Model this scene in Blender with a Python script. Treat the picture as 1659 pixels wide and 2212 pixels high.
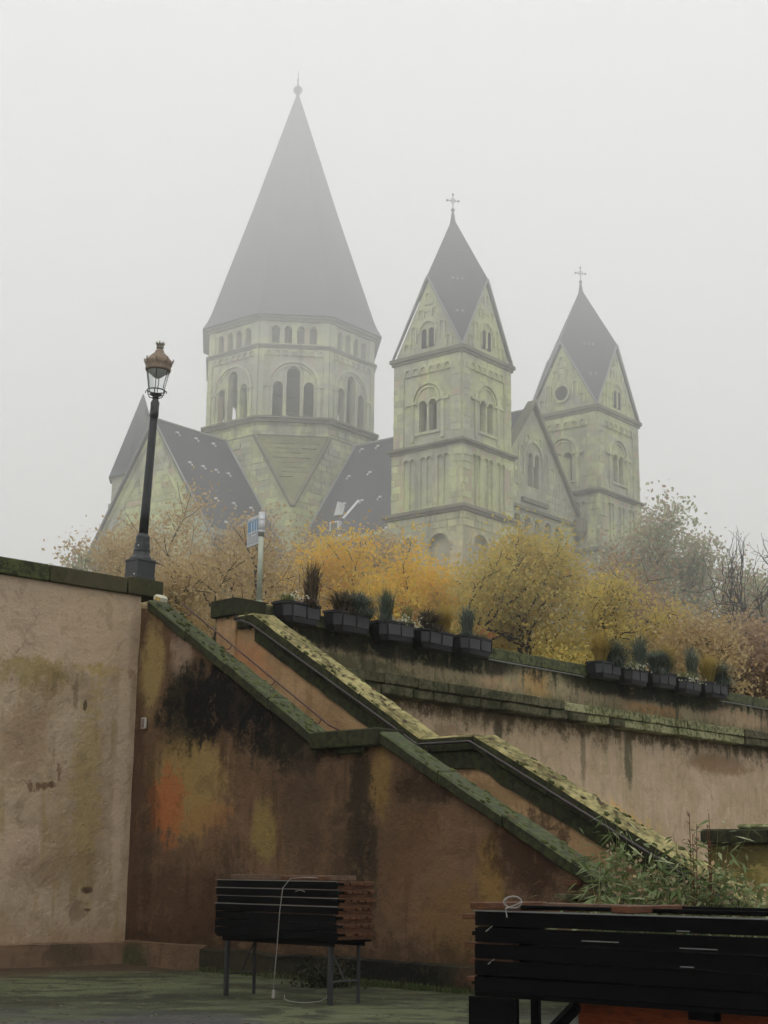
import bpy, math, random
import numpy as np
from math import sin, cos, pi, radians, sqrt, hypot
from mathutils import Vector, Matrix, noise

random.seed(7)
scn = bpy.context.scene
C = scn.collection
for o in list(bpy.data.objects):
    bpy.data.objects.remove(o)

# ---------------------------------------------------------------- camera, world, sun, exposure
cam = bpy.data.cameras.new('camera')
cam.sensor_fit = 'VERTICAL'
cam.angle = 2 * math.atan(1106 / 3300)
cam.clip_start = 0.1
cam.clip_end = 4000
camo = bpy.data.objects.new('camera', cam)
C.objects.link(camo)
camo.matrix_world = Matrix.Translation((0, 0, 1.6)) @ Matrix.Rotation(pi / 2 + radians(13.3), 4, 'X') @ Matrix.Rotation(0.0115, 4, 'Z')
scn.camera = camo

SUN_EL, SUN_AZ = radians(50), radians(200)
w = bpy.data.worlds.new("World")
scn.world = w
w.use_nodes = True
nt = w.node_tree
nt.nodes.clear()
wo = nt.nodes.new('ShaderNodeOutputWorld')
bg = nt.nodes.new('ShaderNodeBackground')
sky = nt.nodes.new('ShaderNodeTexSky')
sky.sky_type = 'NISHITA'
sky.sun_disc = False
sky.sun_elevation = SUN_EL
sky.sun_rotation = SUN_AZ
hs = nt.nodes.new('ShaderNodeHueSaturation')
hs.inputs['Saturation'].default_value = 0.1
mx = nt.nodes.new('ShaderNodeMix')
mx.data_type = 'RGBA'
mx.inputs[0].default_value = 0.9            # a closed overcast: the clear sky is almost wholly veiled
mx.inputs[7].default_value = (7.72, 7.8, 7.95, 1)
nt.links.new(sky.outputs[0], hs.inputs['Color'])
nt.links.new(hs.outputs[0], mx.inputs[6])
nt.links.new(mx.outputs[2], bg.inputs[0])
bg.inputs[1].default_value = 0.115
nt.links.new(bg.outputs[0], wo.inputs[0])

sl = bpy.data.lights.new('sun', 'SUN')
sl.energy = 1.1
sl.angle = radians(30)
sl.color = (1.0, 0.97, 0.92)
so = bpy.data.objects.new('sun', sl)
C.objects.link(so)
sd = Vector((sin(SUN_AZ) * cos(SUN_EL), cos(SUN_AZ) * cos(SUN_EL), sin(SUN_EL)))
so.rotation_euler = sd.to_track_quat('Z', 'Y').to_euler()
so.location = (0, -20, 60)

scn.view_settings.view_transform = 'Standard'
scn.view_settings.look = 'None'
scn.view_settings.exposure = 0.53
scn.view_settings.gamma = 1.0
scn.view_settings.use_curve_mapping = False
scn.cycles.use_denoising = True
scn.cycles.max_bounces = 16
scn.cycles.diffuse_bounces = 3
scn.cycles.volume_bounces = 12
scn.cycles.transparent_max_bounces = 12

# ---------------------------------------------------------------- frames of the place
PHI = math.atan2(-.714, .7)                 # the stair runs down along this direction
SC = Vector((-4.5, 28.05, 0))               # inner corner of the quay walls
PHT = math.atan2(.748, .663)                # the terrace wall runs away along this direction
TC = Vector((-1.74, 30.52, 0))
PHC = radians(-39)                          # nave axis, towards the front
CO = Vector((-6.87, 105., 0))               # crossing of the church
def SP(s, t, z=0):
    return Vector((SC.x + cos(PHI) * s - sin(PHI) * t, SC.y + sin(PHI) * s + cos(PHI) * t, z))
def TP(a, o, z=0):
    return Vector((TC.x + cos(PHT) * a - sin(PHT) * o, TC.y + sin(PHT) * a + cos(PHT) * o, z))

# ---------------------------------------------------------------- node helper
class NB:
    def __init__(s, name):
        s.m = bpy.data.materials.new(name)
        s.m.use_nodes = True
        s.t = s.m.node_tree
        s.t.nodes.clear()
        s.out = s.t.nodes.new('ShaderNodeOutputMaterial')
        s.b = s.t.nodes.new('ShaderNodeBsdfPrincipled')
        s.t.links.new(s.b.outputs[0], s.out.inputs[0])
        s.geo = s.t.nodes.new('ShaderNodeNewGeometry')
        s.P = s.geo.outputs['Position']
        s.R = s.geo.outputs['Random Per Island']
    def _set(s, inp, v):
        if isinstance(v, bpy.types.NodeSocket):
            s.t.links.new(v, inp)
        elif v is not None:
            if hasattr(inp.default_value, '__len__') and not hasattr(v, '__len__'):
                v = (v,) * len(inp.default_value)
            if hasattr(v, '__len__') and len(v) == 3 and len(inp.default_value) == 4:
                v = (*v, 1)
            inp.default_value = v
    def ma(s, op, a, b=0.5, c=0.5, clamp=False):
        n = s.t.nodes.new('ShaderNodeMath')
        n.operation = op
        n.use_clamp = clamp
        for i, v in enumerate((a, b, c)):
            s._set(n.inputs[i], v)
        return n.outputs[0]
    def vm(s, op, a, b=(0, 0, 0)):
        n = s.t.nodes.new('ShaderNodeVectorMath')
        n.operation = op
        s._set(n.inputs[0], a)
        s._set(n.inputs[1], b)
        return n.outputs['Value'] if op == 'DOT_PRODUCT' else n.outputs[0]
    def noise(s, vec, scale, detail=5, rough=.55, dist=0):
        n = s.t.nodes.new('ShaderNodeTexNoise')
        s._set(n.inputs['Vector'], vec)
        n.inputs['Scale'].default_value = scale
        n.inputs['Detail'].default_value = detail
        n.inputs['Roughness'].default_value = rough
        n.inputs['Distortion'].default_value = dist
        return n.outputs[0]
    def voro(s, vec, scale, feature='F1'):
        n = s.t.nodes.new('ShaderNodeTexVoronoi')
        n.feature = feature
        s._set(n.inputs['Vector'], vec)
        n.inputs['Scale'].default_value = scale
        return n.outputs[0]
    def ramp(s, f, lo, hi, smooth=True):
        n = s.t.nodes.new('ShaderNodeMapRange')
        n.interpolation_type = 'SMOOTHSTEP' if smooth else 'LINEAR'
        s._set(n.inputs[0], f)
        n.inputs[1].default_value = lo
        n.inputs[2].default_value = hi
        return n.outputs[0]
    def mix(s, f, a, b):
        n = s.t.nodes.new('ShaderNodeMix')
        n.data_type = 'RGBA'
        s._set(n.inputs[0], f)
        s._set(n.inputs[6], a)
        s._set(n.inputs[7], b)
        return n.outputs[2]
    def xyz(s, a, b, c):
        n = s.t.nodes.new('ShaderNodeCombineXYZ')
        s._set(n.inputs[0], a)
        s._set(n.inputs[1], b)
        s._set(n.inputs[2], c)
        return n.outputs[0]
    def bump(s, h, strength=.3, dist=.02):
        n = s.t.nodes.new('ShaderNodeBump')
        n.inputs['Strength'].default_value = strength
        n.inputs['Distance'].default_value = dist
        s._set(n.inputs['Height'], h)
        s.t.links.new(n.outputs[0], s.b.inputs['Normal'])
    def done(s, col, rough=.9, spec=.3, metal=0):
        s._set(s.b.inputs['Base Color'], col)
        s._set(s.b.inputs['Roughness'], rough)
        s.b.inputs['Specular IOR Level'].default_value = spec
        s.b.inputs['Metallic'].default_value = metal
        return s.m

def lin(r, g, b):
    f = lambda c: (c / 255 / 12.92) if c / 255 <= .04045 else ((c / 255 + .055) / 1.055) ** 2.4
    return (f(r), f(g), f(b))
def k(c, m):
    return tuple(x * m for x in c)

# ---------------------------------------------------------------- materials
def plaster(name, org, ang, base, base2, blobs, streak=None, low=None, upper=None, mottled=.5, cracks=True, g=1.0):
    """Weathered lime plaster. Blobs are stains of their own and, below the planters, painted shade: (x, z, rx, rz, colour, strength, raggedness)."""
    k_ = lambda c: tuple(min(.8, x * g) for x in c)
    base, base2 = k_(base), k_(base2)
    blobs = [(*b[:4], k_(b[4]), *b[5:]) for b in blobs]
    if streak: streak = (k_(streak[0]), *streak[1:])
    if low: low = (k_(low[0]), *low[1:])
    if upper: upper = (k_(upper[0]), *upper[1:])
    q = NB(name)
    P = q.vm('SUBTRACT', q.P, tuple(org))
    X = q.vm('DOT_PRODUCT', P, (cos(ang), sin(ang), 0))
    sp = q.t.nodes.new('ShaderNodeSeparateXYZ')
    q.t.links.new(P, sp.inputs[0])
    Z = sp.outputs[2]
    V = q.xyz(X, 0.0, Z)
    n1 = q.noise(V, .7, 6, .6, .6)
    n2 = q.noise(V, 3.2, 8, .65)
    n3 = q.noise(V, 14, 6, .6)
    Vs = q.xyz(q.ma('MULTIPLY', X, 2.6), 1.7, q.ma('MULTIPLY', Z, .38))
    ns = q.noise(Vs, 1.6, 6, .6, .3)
    col = q.mix(q.ramp(n1, .35, .65), base, base2)
    col = q.mix(q.ma('MULTIPLY', q.ramp(n2, .45, .75), mottled), col, k(base, .62))
    if streak:
        col = q.mix(q.ma('MULTIPLY', q.ramp(ns, .52, .68), streak[1]), col, streak[0])
    wob = q.ma('ADD', q.ma('ADD', q.ma('MULTIPLY', q.ma('SUBTRACT', n2, .5), 2.6), q.ma('MULTIPLY', q.ma('SUBTRACT', n3, .5), 1.2)), q.ma('MULTIPLY', q.ma('SUBTRACT', ns, .5), 1.5))
    for (x, z, rx, rz, c, st, rag) in blobs:
        dx = q.ma('DIVIDE', q.ma('SUBTRACT', X, x), rx)
        dz = q.ma('DIVIDE', q.ma('SUBTRACT', Z, z), rz)
        r = q.ma('SQRT', q.ma('ADD', q.ma('MULTIPLY', dx, dx), q.ma('MULTIPLY', dz, dz)))
        r = q.ma('ADD', r, q.ma('MULTIPLY', wob, rag))
        mk = q.ma('MULTIPLY', q.ma('SUBTRACT', 1.0, q.ramp(r, .6, 1.15)), st)
        col = q.mix(mk, col, c)
    if low:
        f = q.ma('ADD', Z, q.ma('MULTIPLY', wob, .5))
        col = q.mix(q.ma('MULTIPLY', q.ma('SUBTRACT', 1.0, q.ramp(f, low[1], low[2])), low[3]), col, low[0])
    if upper:
        f = q.ma('ADD', Z, q.ma('MULTIPLY', wob, upper[4]))
        col = q.mix(q.ma('MULTIPLY', q.ramp(f, upper[1], upper[2]), upper[3]), col, upper[0])
    n5 = q.noise(V, 38, 6, .7)
    n6 = q.noise(V, 1.9, 9, .72, .8)
    col = q.mix(q.ma('MULTIPLY', q.ramp(n6, .53, .6), .3), col, k(base2, .55))
    col = q.mix(q.ma('MULTIPLY', q.ramp(n6, .44, .37), .28), col, tuple(min(.85, a_ * 1.3) for a_ in base))
    pit = q.ma('MULTIPLY', q.ramp(q.noise(V, 7.5, 8, .7), .64, .7), .5)
    col = q.mix(pit, col, k(base, .38))
    col = q.mix(q.ma('MULTIPLY', q.ramp(n5, .55, .75), .4), col, k(base, .5))
    col = q.mix(q.ma('MULTIPLY', q.ramp(n3, .58, .75), .35), col, k(base, .45))
    h = q.ma('ADD', q.ma('ADD', q.ma('MULTIPLY', n3, .5), q.ma('MULTIPLY', n5, .25)), q.ma('SUBTRACT', q.ma('MULTIPLY', n2, 1.3), q.ma('MULTIPLY', pit, .9)))
    if cracks:
        vo = q.voro(q.vm('ADD', V, q.xyz(n2, n1, n2)), 1.1, 'DISTANCE_TO_EDGE')
        ck = q.ma('MULTIPLY', q.ma('SUBTRACT', 1.0, q.ramp(vo, .0, .012)), q.ramp(n1, .5, .62))
        col = q.mix(q.ma('MULTIPLY', ck, .7), col, k(base, .3))
    q.bump(h, .8, .045)
    return q.done(col, .93, .2)

M = {}
M['left_wall'] = plaster('plaster_left', SC, PHI + pi / 2, lin(148, 132, 112), lin(134, 117, 94),
    [(-.9, 5.9, 1.0, .9, lin(146, 128, 84), .55, .9), (-.95, 3.0, .32, 2.0, lin(128, 112, 64), .5, 1.1), (-.25, 3.6, .16, 3.2, lin(160, 142, 122), .7, .5),
     (-2.25, 5.0, .8, .3, lin(118, 104, 60), .6, 1.4), (-1.9, 4.75, .35, .3, lin(104, 86, 58), .5, 1.4), (-1.9, 3.0, .2, .09, lin(80, 60, 45), .85, 1.6), (-1.7, 3.02, .12, .06, lin(80, 60, 45), .8, 1.2), (-1.55, 3.25, .07, .14, lin(88, 68, 52), .7, 1.6), (-2.1, 3.0, .06, .12, lin(80, 60, 45), .7, 1.5),
     (-1.3, 4.7, .05, .3, lin(88, 74, 56), .6, 1.5), (-1.75, 4.8, .07, .2, lin(96, 84, 56), .6, 1.5), (-1.1, 4.45, .05, .12, lin(60, 50, 40), .8, .7), (-.85, 1.25, .13, .06, lin(62, 46, 34), .9, .7),
     (-.82, .92, .07, .03, lin(60, 44, 32), .8, .5), (-1.05, .9, .2, .25, lin(96, 76, 58), .5, .8), (-2.3, 1.9, .7, .5, lin(158, 138, 120), .6, .7),
     (-1.4, 1.6, .9, .35, lin(104, 84, 62), .45, .9), (-2.2, 3.7, .5, .7, lin(120, 100, 78), .55, .9), (-.1, 5.6, .12, .9, lin(112, 92, 70), .7, .6)],
    streak=(lin(122, 104, 66), .55), low=(lin(124, 100, 78), .2, .9, .7), upper=(lin(152, 134, 116), 5.12, 5.22, .7, .22), mottled=.55, g=1.75)
M['stair_wall'] = plaster('plaster_stair', SC, PHI, lin(112, 88, 66), lin(88, 67, 48),
    [(1.65, 3.1, 1.2, 1.0, lin(150, 126, 78), .85, .45), (1.05, 2.75, .55, .65, lin(164, 94, 52), .75, .9), (2.1, 2.5, .7, .3, lin(150, 104, 62), .45, 1.2),
     (3.72, 2.25, .38, .5, lin(134, 116, 64), .7, .6), (6.4, 2.9, .3, .5, lin(136, 110, 58), .6, .7), (8.65, 1.5, .3, .7, lin(132, 104, 50), .6, .7),
     (8.0, .9, .8, .6, lin(116, 90, 48), .5, .7), (.45, 5.2, .4, .95, lin(150, 130, 84), .9, .45), (1.35, 5.35, .35, .6, lin(150, 130, 112), .75, .8),
     (1.5, 4.45, .8, .85, lin(38, 38, 22), .85, .8), (4.5, 3.7, 1.3, .62, lin(20, 21, 12), .95, .6), (2.9, 4.5, 2.2, .8, lin(8, 9, 6), 1.0, .6),
     (5.95, 2.5, .28, 1.5, lin(34, 32, 20), .85, .9), (6.25, 1.6, .12, 1.2, lin(36, 34, 22), .7, 1.0), (4.6, 2.6, .5, .9, lin(74, 60, 44), .6, 1.2), (2.9, 1.1, .5, .9, lin(60, 44, 30), .6, 1.2), (.55, 2.2, .22, 1.6, lin(62, 48, 34), .6, 1.0), (5.6, 2.0, .35, .9, lin(58, 44, 28), .6, .8), (1.6, .9, 1.6, .9, lin(66, 42, 26), .6, .6),
     (9.3, 2.0, .7, .8, lin(48, 30, 18), .8, .7), (7.4, 2.9, .8, .35, lin(44, 32, 20), .8, .7), (7.3, 1.7, .8, .9, lin(112, 84, 58), .4, .8),
     (.15, 2.0, .3, 3.0, lin(72, 50, 34), .7, .4)],
    streak=(lin(64, 46, 26), .6), low=(lin(52, 38, 24), .3, .8, .7), mottled=.6, g=1.08)
M['inner_wall'] = plaster('plaster_inner', SC, PHI, lin(158, 130, 96), lin(140, 112, 80),
    [(1.3, 5.3, .6, .5, lin(160, 112, 76), .6, .7), (5.5, 3.2, 1.6, .2, lin(44, 40, 26), .5, 1.0), (8.2, 2.2, .6, .4, lin(56, 42, 30), .8, 1.0),
     (9.6, 1.5, .9, .4, lin(66, 52, 36), .7, 1.0), (7.4, 2.9, .5, .3, lin(120, 96, 66), .6, .8)],
    streak=(lin(120, 92, 62), .5), mottled=.45, g=1.5)
M['terrace_top'] = plaster('plaster_parapet', TC, PHT, lin(128, 118, 92), lin(112, 96, 78),
    [(x, 6.32, 1.5, .30, lin(22, 24, 17), .9, .6) for x in (.2, 1.8, 3.2, 4.6, 5.9, 10.9, 12.6, 14.2, 16)] +  # dark blobs paint the shade below the planter boxes
    [(8.2, 6.0, .7, .4, lin(150, 118, 70), .6, .9), (13.5, 5.85, 1.6, .2, lin(146, 104, 62), .5, 1.0), (1.8, 5.85, 1.6, .2, lin(48, 50, 32), .7, .9),
     (6.6, 5.9, .8, .2, lin(150, 122, 92), .5, .9), (18, 6.0, 1.8, .3, lin(142, 118, 96), .6, .7)],
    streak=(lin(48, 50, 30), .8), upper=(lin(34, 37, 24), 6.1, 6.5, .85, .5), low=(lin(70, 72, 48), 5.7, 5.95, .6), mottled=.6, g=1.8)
M['terrace_low'] = plaster('plaster_terrace', TC, PHT, lin(178, 157, 134), lin(160, 140, 112),
    [(7.2, 4.9, .2, .35, lin(44, 42, 30), .8, .6), (10.7, 4.6, .13, .9, lin(88, 80, 60), .6, .5), (12.8, 4.6, .22, .8, lin(62, 66, 46), .8, .5),
     (11.5, 3.0, 1.5, .5, lin(196, 158, 86), .75, .8), (13.2, 2.6, 1.0, .5, lin(198, 160, 90), .7, .8), (17.5, 4.7, 2.0, .3, lin(110, 78, 52), .6, .6),
     (5.4, 4.6, .8, .3, lin(120, 100, 76), .6, .9)],
    streak=(lin(150, 134, 104), .6), upper=(lin(66, 54, 36), 4.85, 5.3, .85, .6), mottled=.3, g=1.5)  # dark upper band: shade under the cornice painted into the plaster
M['yellow_wall'] = plaster('plaster_yellow', SP(9.5, 4), PHI, lin(176, 160, 98), lin(140, 126, 74), [(.7, 1.4, .3, .5, lin(96, 88, 44), .7, .8), (.2, 1.9, 1.5, .25, lin(70, 66, 40), .7, .8)],
    streak=(lin(120, 110, 60), .7), mottled=.6)
M['plinth'] = plaster('plaster_plinth', SC, PHI, lin(98, 78, 60), lin(84, 66, 50), [(.35, .1, .5, .3, lin(48, 52, 30), .85, .6)], streak=(lin(70, 54, 38), .5), g=1.5)
M['plinth_left'] = plaster('plaster_plinth_left', SC, PHI + pi / 2, lin(108, 88, 70), lin(92, 74, 56), [(-1.2, .2, .6, .2, lin(70, 60, 44), .7, .9)], streak=(lin(80, 64, 46), .5), g=1.6)
M['dark_plinth'] = plaster('plaster_dark_plinth', SC, PHI, lin(58, 52, 36), lin(44, 42, 28), [(5.2, .3, .7, .4, lin(22, 22, 16), .8, .7), (6.6, .2, 1.3, .22, lin(12, 13, 8), .95, 1.0), (8.6, .2, .5, .2, lin(92, 66, 48), .6, .9)],
    streak=(lin(40, 40, 26), .6))

def stone(name, c1, c2, moss=None, mossf=.5, spots=None, rough=.9, bs=.5, scale=1.0):
    q = NB(name)
    n1 = q.noise(q.P, 1.3 * scale, 6, .6, .4)
    n2 = q.noise(q.P, 9 * scale, 8, .65)
    n3 = q.noise(q.P, 40 * scale, 4, .6)
    col = q.mix(q.ramp(n1, .35, .65), c1, c2)
    col = q.mix(q.ma('MULTIPLY', q.R, .35), col, k(c2, .6))
    if moss:
        col = q.mix(q.ma('MULTIPLY', q.ramp(q.ma('ADD', n2, q.ma('MULTIPLY', n1, .5)), .68, .86), mossf), col, moss)
    col = q.mix(q.ma('MULTIPLY', q.ramp(n3, .55, .75), .35), col, k(c1, .5))
    if spots:
        v = q.voro(q.P, 9 * scale)
        col = q.mix(q.ma('MULTIPLY', q.ma('SUBTRACT', 1.0, q.ramp(v, .1, .2)), q.ramp(n1, .5, .6)), col, spots)
    q.bump(q.ma('ADD', n2, q.ma('MULTIPLY', n3, .5)), bs, .02)
    return q.done(col, rough, .25)
M['coping_dark'] = stone('coping_dark', lin(70, 72, 52), lin(48, 50, 34), lin(98, 106, 62), .6)
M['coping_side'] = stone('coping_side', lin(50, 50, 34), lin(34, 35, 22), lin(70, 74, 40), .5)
M['coping_green'] = stone('coping_green', lin(80, 84, 62), lin(54, 60, 40), lin(92, 100, 60), .6, lin(124, 126, 104))
M['coping_light'] = stone('coping_light', lin(180, 170, 116), lin(138, 128, 84), lin(84, 82, 46), .75)
M['coping_corner'] = stone('coping_corner', lin(92, 84, 62), lin(58, 56, 38), lin(74, 80, 48), .5)
M['terrace_coping'] = stone('terrace_coping', lin(86, 88, 64), lin(58, 62, 42), lin(112, 118, 78), .6)
M['block'] = stone('block_stone', lin(182, 178, 138), lin(150, 150, 108), lin(70, 76, 38), .8)
M['block_dark'] = stone('block_dark', lin(112, 108, 82), lin(84, 80, 58), lin(50, 54, 30), .9)
M['moss'] = stone('moss_clumps', lin(78, 84, 44), lin(56, 62, 32), lin(100, 104, 56), .6)
M['step'] = stone('step_stone', lin(110, 104, 90), lin(86, 80, 68), lin(70, 78, 48), .5)

def church_stone(name, c1, c2, c3):
    q = NB(name)
    n1 = q.noise(q.P, .22, 6, .65, .5)
    n2 = q.noise(q.P, 1.6, 8, .7)
    n4 = q.noise(q.vm('MULTIPLY', q.P, (1, 1, .25)), .9, 6, .65, .3)
    sp = q.t.nodes.new('ShaderNodeSeparateXYZ'); q.t.links.new(q.P, sp.inputs[0])
    col = q.mix(q.ramp(n1, .42, .6), c1, c2)
    # the lower storeys are built of a pinker stone
    low = q.ma('SUBTRACT', 1.0, q.ramp(q.ma('ADD', sp.outputs[2], q.ma('MULTIPLY', q.ma('SUBTRACT', n1, .5), 9.0)), 17.5, 23.0))
    col = q.mix(q.ma('MULTIPLY', low, .6), col, c3)
    col = q.mix(q.ma('MULTIPLY', q.R, .45), col, k(c2, .5))
    col = q.mix(q.ma('MULTIPLY', q.ramp(n4, .52, .68), .6), col, k(c2, .42))      # soot and water streaks
    col = q.mix(q.ma('MULTIPLY', q.ramp(n2, .5, .66), .55), col, k(c1, .5))
    col = q.mix(q.ma('MULTIPLY', q.ramp(q.ma('FRACT', q.ma('MULTIPLY', q.R, 7.13)), .9, .93), .45), col, c3)
    q.bump(q.ma('ADD', n2, n4), .7, .08)
    return q.done(col, .95, .15)
M['church'] = church_stone('church_stone', (.62, .67, .34), (.46, .46, .38), (.52, .37, .29))
M['church_block'] = church_stone('church_blocks', (.69, .73, .38), (.50, .51, .40), (.56, .40, .31))
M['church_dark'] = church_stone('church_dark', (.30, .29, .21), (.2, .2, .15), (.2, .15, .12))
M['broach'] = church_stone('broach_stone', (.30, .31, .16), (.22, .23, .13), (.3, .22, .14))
M['church_void'] = NB('dark_opening').done((.02, .02, .022), .8)

q = NB('slate')
n = q.noise(q.P, .25, 5, .6)
z = q.t.nodes.new('ShaderNodeSeparateXYZ'); q.t.links.new(q.P, z.inputs[0])
row = q.ma('FRACT', q.ma('MULTIPLY', z.outputs[2], 3.3))
col = q.mix(q.ramp(n, .35, .65), (.115, .120, .135), (.08, .085, .097))
col = q.mix(q.ma('MULTIPLY', q.ramp(row, .0, .25), .6), k((.06, .062, .07), 1.6), col)
q.bump(q.ma('ADD', row, n), .7, .05)
M['slate'] = q.done(col, .6, .3)
M['lead'] = NB('lead_flashing').done((.30, .31, .30), .6)
M['hook'] = NB('zinc_hook').done((.75, .76, .76), .5)
M['iron'] = NB('wrought_iron').done((.10, .10, .10), .6)

def simple(name, c, rough=.6, spec=.4, metal=0, var=.3, sc=8):
    q = NB(name)
    n = q.noise(q.P, sc, 5, .6)
    col = q.mix(q.ma('MULTIPLY', q.ramp(n, .35, .7), var), c, k(c, .4))
    q.bump(n, .1, .01)
    return q.done(col, rough, spec, metal)
M['lamp_black'] = simple('lamp_paint', (.028, .031, .033), .45, .5)
M['copper'] = simple('lamp_copper', (.26, .19, .13), .6, .4, .2, .5, 14)
M['crownm'] = simple('lamp_crown', (.30, .28, .21), .6, .4, .2, .6, 14)
M['glass'] = NB('lamp_glass')
gq = M['glass']
gq.t.nodes.remove(gq.b)
gl = gq.t.nodes.new('ShaderNodeBsdfGlass'); gl.inputs['IOR'].default_value = 1.12; gl.inputs['Roughness'].default_value = .05
tr = gq.t.nodes.new('ShaderNodeBsdfTransparent'); tr.inputs[0].default_value = (.9, .92, .92, 1)
ms = gq.t.nodes.new('ShaderNodeMixShader'); ms.inputs[0].default_value = .25
gq.t.links.new(tr.outputs[0], ms.inputs[1]); gq.t.links.new(gl.outputs[0], ms.inputs[2]); gq.t.links.new(ms.outputs[0], gq.out.inputs[0])
M['glass'] = gq.m
M['frost'] = simple('lamp_shade', (.62, .63, .62), .5)
M['pole'] = simple('sign_pole', (.50, .54, .44), .5, .5, .2, .25, 10)
M['pole_dull'] = simple('dull_conduit', (.20, .21, .19), .6, .4, .1, .3, 6)
M['alu'] = simple('aluminium', (.62, .63, .64), .4, .5, .4, .15)
M['signblue'] = simple('sign_blue', (.16, .30, .46), .4, .5, 0, .2, 20)
M['signgrey'] = simple('sign_grey', (.42, .45, .47), .4, .5, 0, .4, 16)
M['planter'] = simple('planter_plastic', (.014, .014, .017), .55, .4, 0, .3, 5)
M['planter_panel'] = simple('planter_panel', (.032, .032, .037), .5, .45, 0, .25, 5)
M['soil'] = simple('soil', (.03, .02, .014), 1)
M['rail'] = simple('rail_iron', (.05, .04, .038), .35, .6, .5, .4, 30)
M['rail_brown'] = simple('rail_rust', (.11, .05, .033), .5, .5, .3, .4, 30)
M['black_wood'] = simple('black_wood', (.0035, .0035, .0038), .8, .05, 0, .4, 12)
M['edge_metal'] = simple('edge_strip', (.20, .20, .19), .4, .5, .2, .3, 12)
def wood(name, c):
    q = NB(name)
    v = q.vm('MULTIPLY', q.P, (6, 6, 30))
    n = q.noise(v, 1.5, 6, .6, .5)
    col = q.mix(q.ramp(n, .35, .7), c, k(c, .4))
    col = q.mix(q.ma('MULTIPLY', q.R, .5), col, k(c, .35))
    q.bump(n, .3, .01)
    return q.done(col, .7, .3)
M['wood'] = wood('old_brown_wood', (.15, .058, .024))
M['wood_grey'] = wood('weathered_wood', (.19, .12, .075))
M['wood_rust'] = wood('orange_varnish', (.40, .085, .022))
M['cable'] = simple('white_cable', (.27, .255, .23), .5)
M['fixture'] = simple('fixture_plastic', (.62, .60, .46), .5)
M['fixture_y'] = simple('fixture_yellow', (.50, .38, .12), .5)
M['plaque'] = simple('plaque', (.20, .165, .14), .5)
M['plaque_rim'] = simple('plaque_rim', (.55, .50, .44), .5)
M['bark'] = stone('bark', (.06, .045, .03), (.04, .03, .02), (.12, .12, .05), .3, scale=2)
M['bark_grey'] = stone('bark_grey', (.12, .11, .10), (.08, .075, .07), scale=2)

def leafm(name, c1, c2, c3, trans=.5):
    q = NB(name)
    n = q.noise(q.P, .5, 3, .6)
    r2 = q.ma('FRACT', q.ma('MULTIPLY', q.R, 13.7))
    col = q.mix(q.ramp(q.ma('ADD', q.ma('MULTIPLY', n, 1.2), q.ma('MULTIPLY', q.R, .5)), .6, 1.1), c1, c2)
    col = q.mix(q.ramp(r2, .7, 1.0), col, c3)
    q.done(col, .7, .2)
    t = q.t.nodes.new('ShaderNodeBsdfTranslucent')
    q.t.links.new(col, t.inputs[0])
    m = q.t.nodes.new('ShaderNodeMixShader')
    m.inputs[0].default_value = trans
    q.t.links.new(q.b.outputs[0], m.inputs[1])
    q.t.links.new(t.outputs[0], m.inputs[2])
    q.t.links.new(m.outputs[0], q.out.inputs[0])
    return q.m
M['leaf_tan'] = leafm('leaf_tan', (.46, .33, .16), (.56, .42, .20), (.66, .55, .32))
M['leaf_yellow'] = leafm('leaf_yellow', (.84, .58, .08), (.70, .54, .09), (.85, .48, .06))
M['leaf_olive'] = leafm('leaf_olive', (.66, .53, .15), (.52, .45, .15), (.76, .54, .14))
M['leaf_pale'] = leafm('leaf_pale', (.36, .42, .24), (.50, .37, .28), (.66, .68, .48))
M['leaf_brown'] = leafm('leaf_brown', (.46, .33, .20), (.42, .30, .20), (.58, .42, .22))
M['leaf_dark'] = leafm('leaf_dark', (.06, .09, .03), (.10, .12, .04), (.2, .2, .1))
M['leaf_black'] = leafm('leaf_black', (.02, .025, .012), (.03, .03, .015), (.05, .05, .02), .1)
M['leaf_bamboo'] = leafm('leaf_bamboo', (.20, .25, .11), (.12, .17, .055), (.44, .47, .26), .35)
M['grass_blue'] = leafm('grass_blue', (.13, .16, .14), (.10, .13, .08), (.22, .25, .20))
M['grass_green'] = leafm('grass_green', (.16, .19, .07), (.26, .26, .10), (.42, .40, .20))
M['grass_red'] = leafm('grass_red', (.13, .05, .03), (.09, .05, .03), (.28, .09, .05))
M['grass_dusk'] = leafm('grass_dusk', (.11, .075, .05), (.10, .11, .08), (.26, .20, .12))
M['grass_gold'] = leafm('grass_gold', (.45, .32, .09), (.36, .28, .08), (.5, .4, .14))
M['flower_white'] = leafm('flower_white', (.75, .74, .62), (.62, .62, .42), (.8, .8, .72))
M['flower_red'] = leafm('flower_red', (.50, .10, .05), (.45, .18, .08), (.6, .3, .2))
M['flower_orange'] = leafm('flower_orange', (.60, .30, .10), (.45, .22, .08), (.7, .5, .35))
M['leaf_fallen'] = leafm('leaf_fallen', (.045, .028, .016), (.07, .04, .02), (.14, .07, .025), 0)

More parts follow.
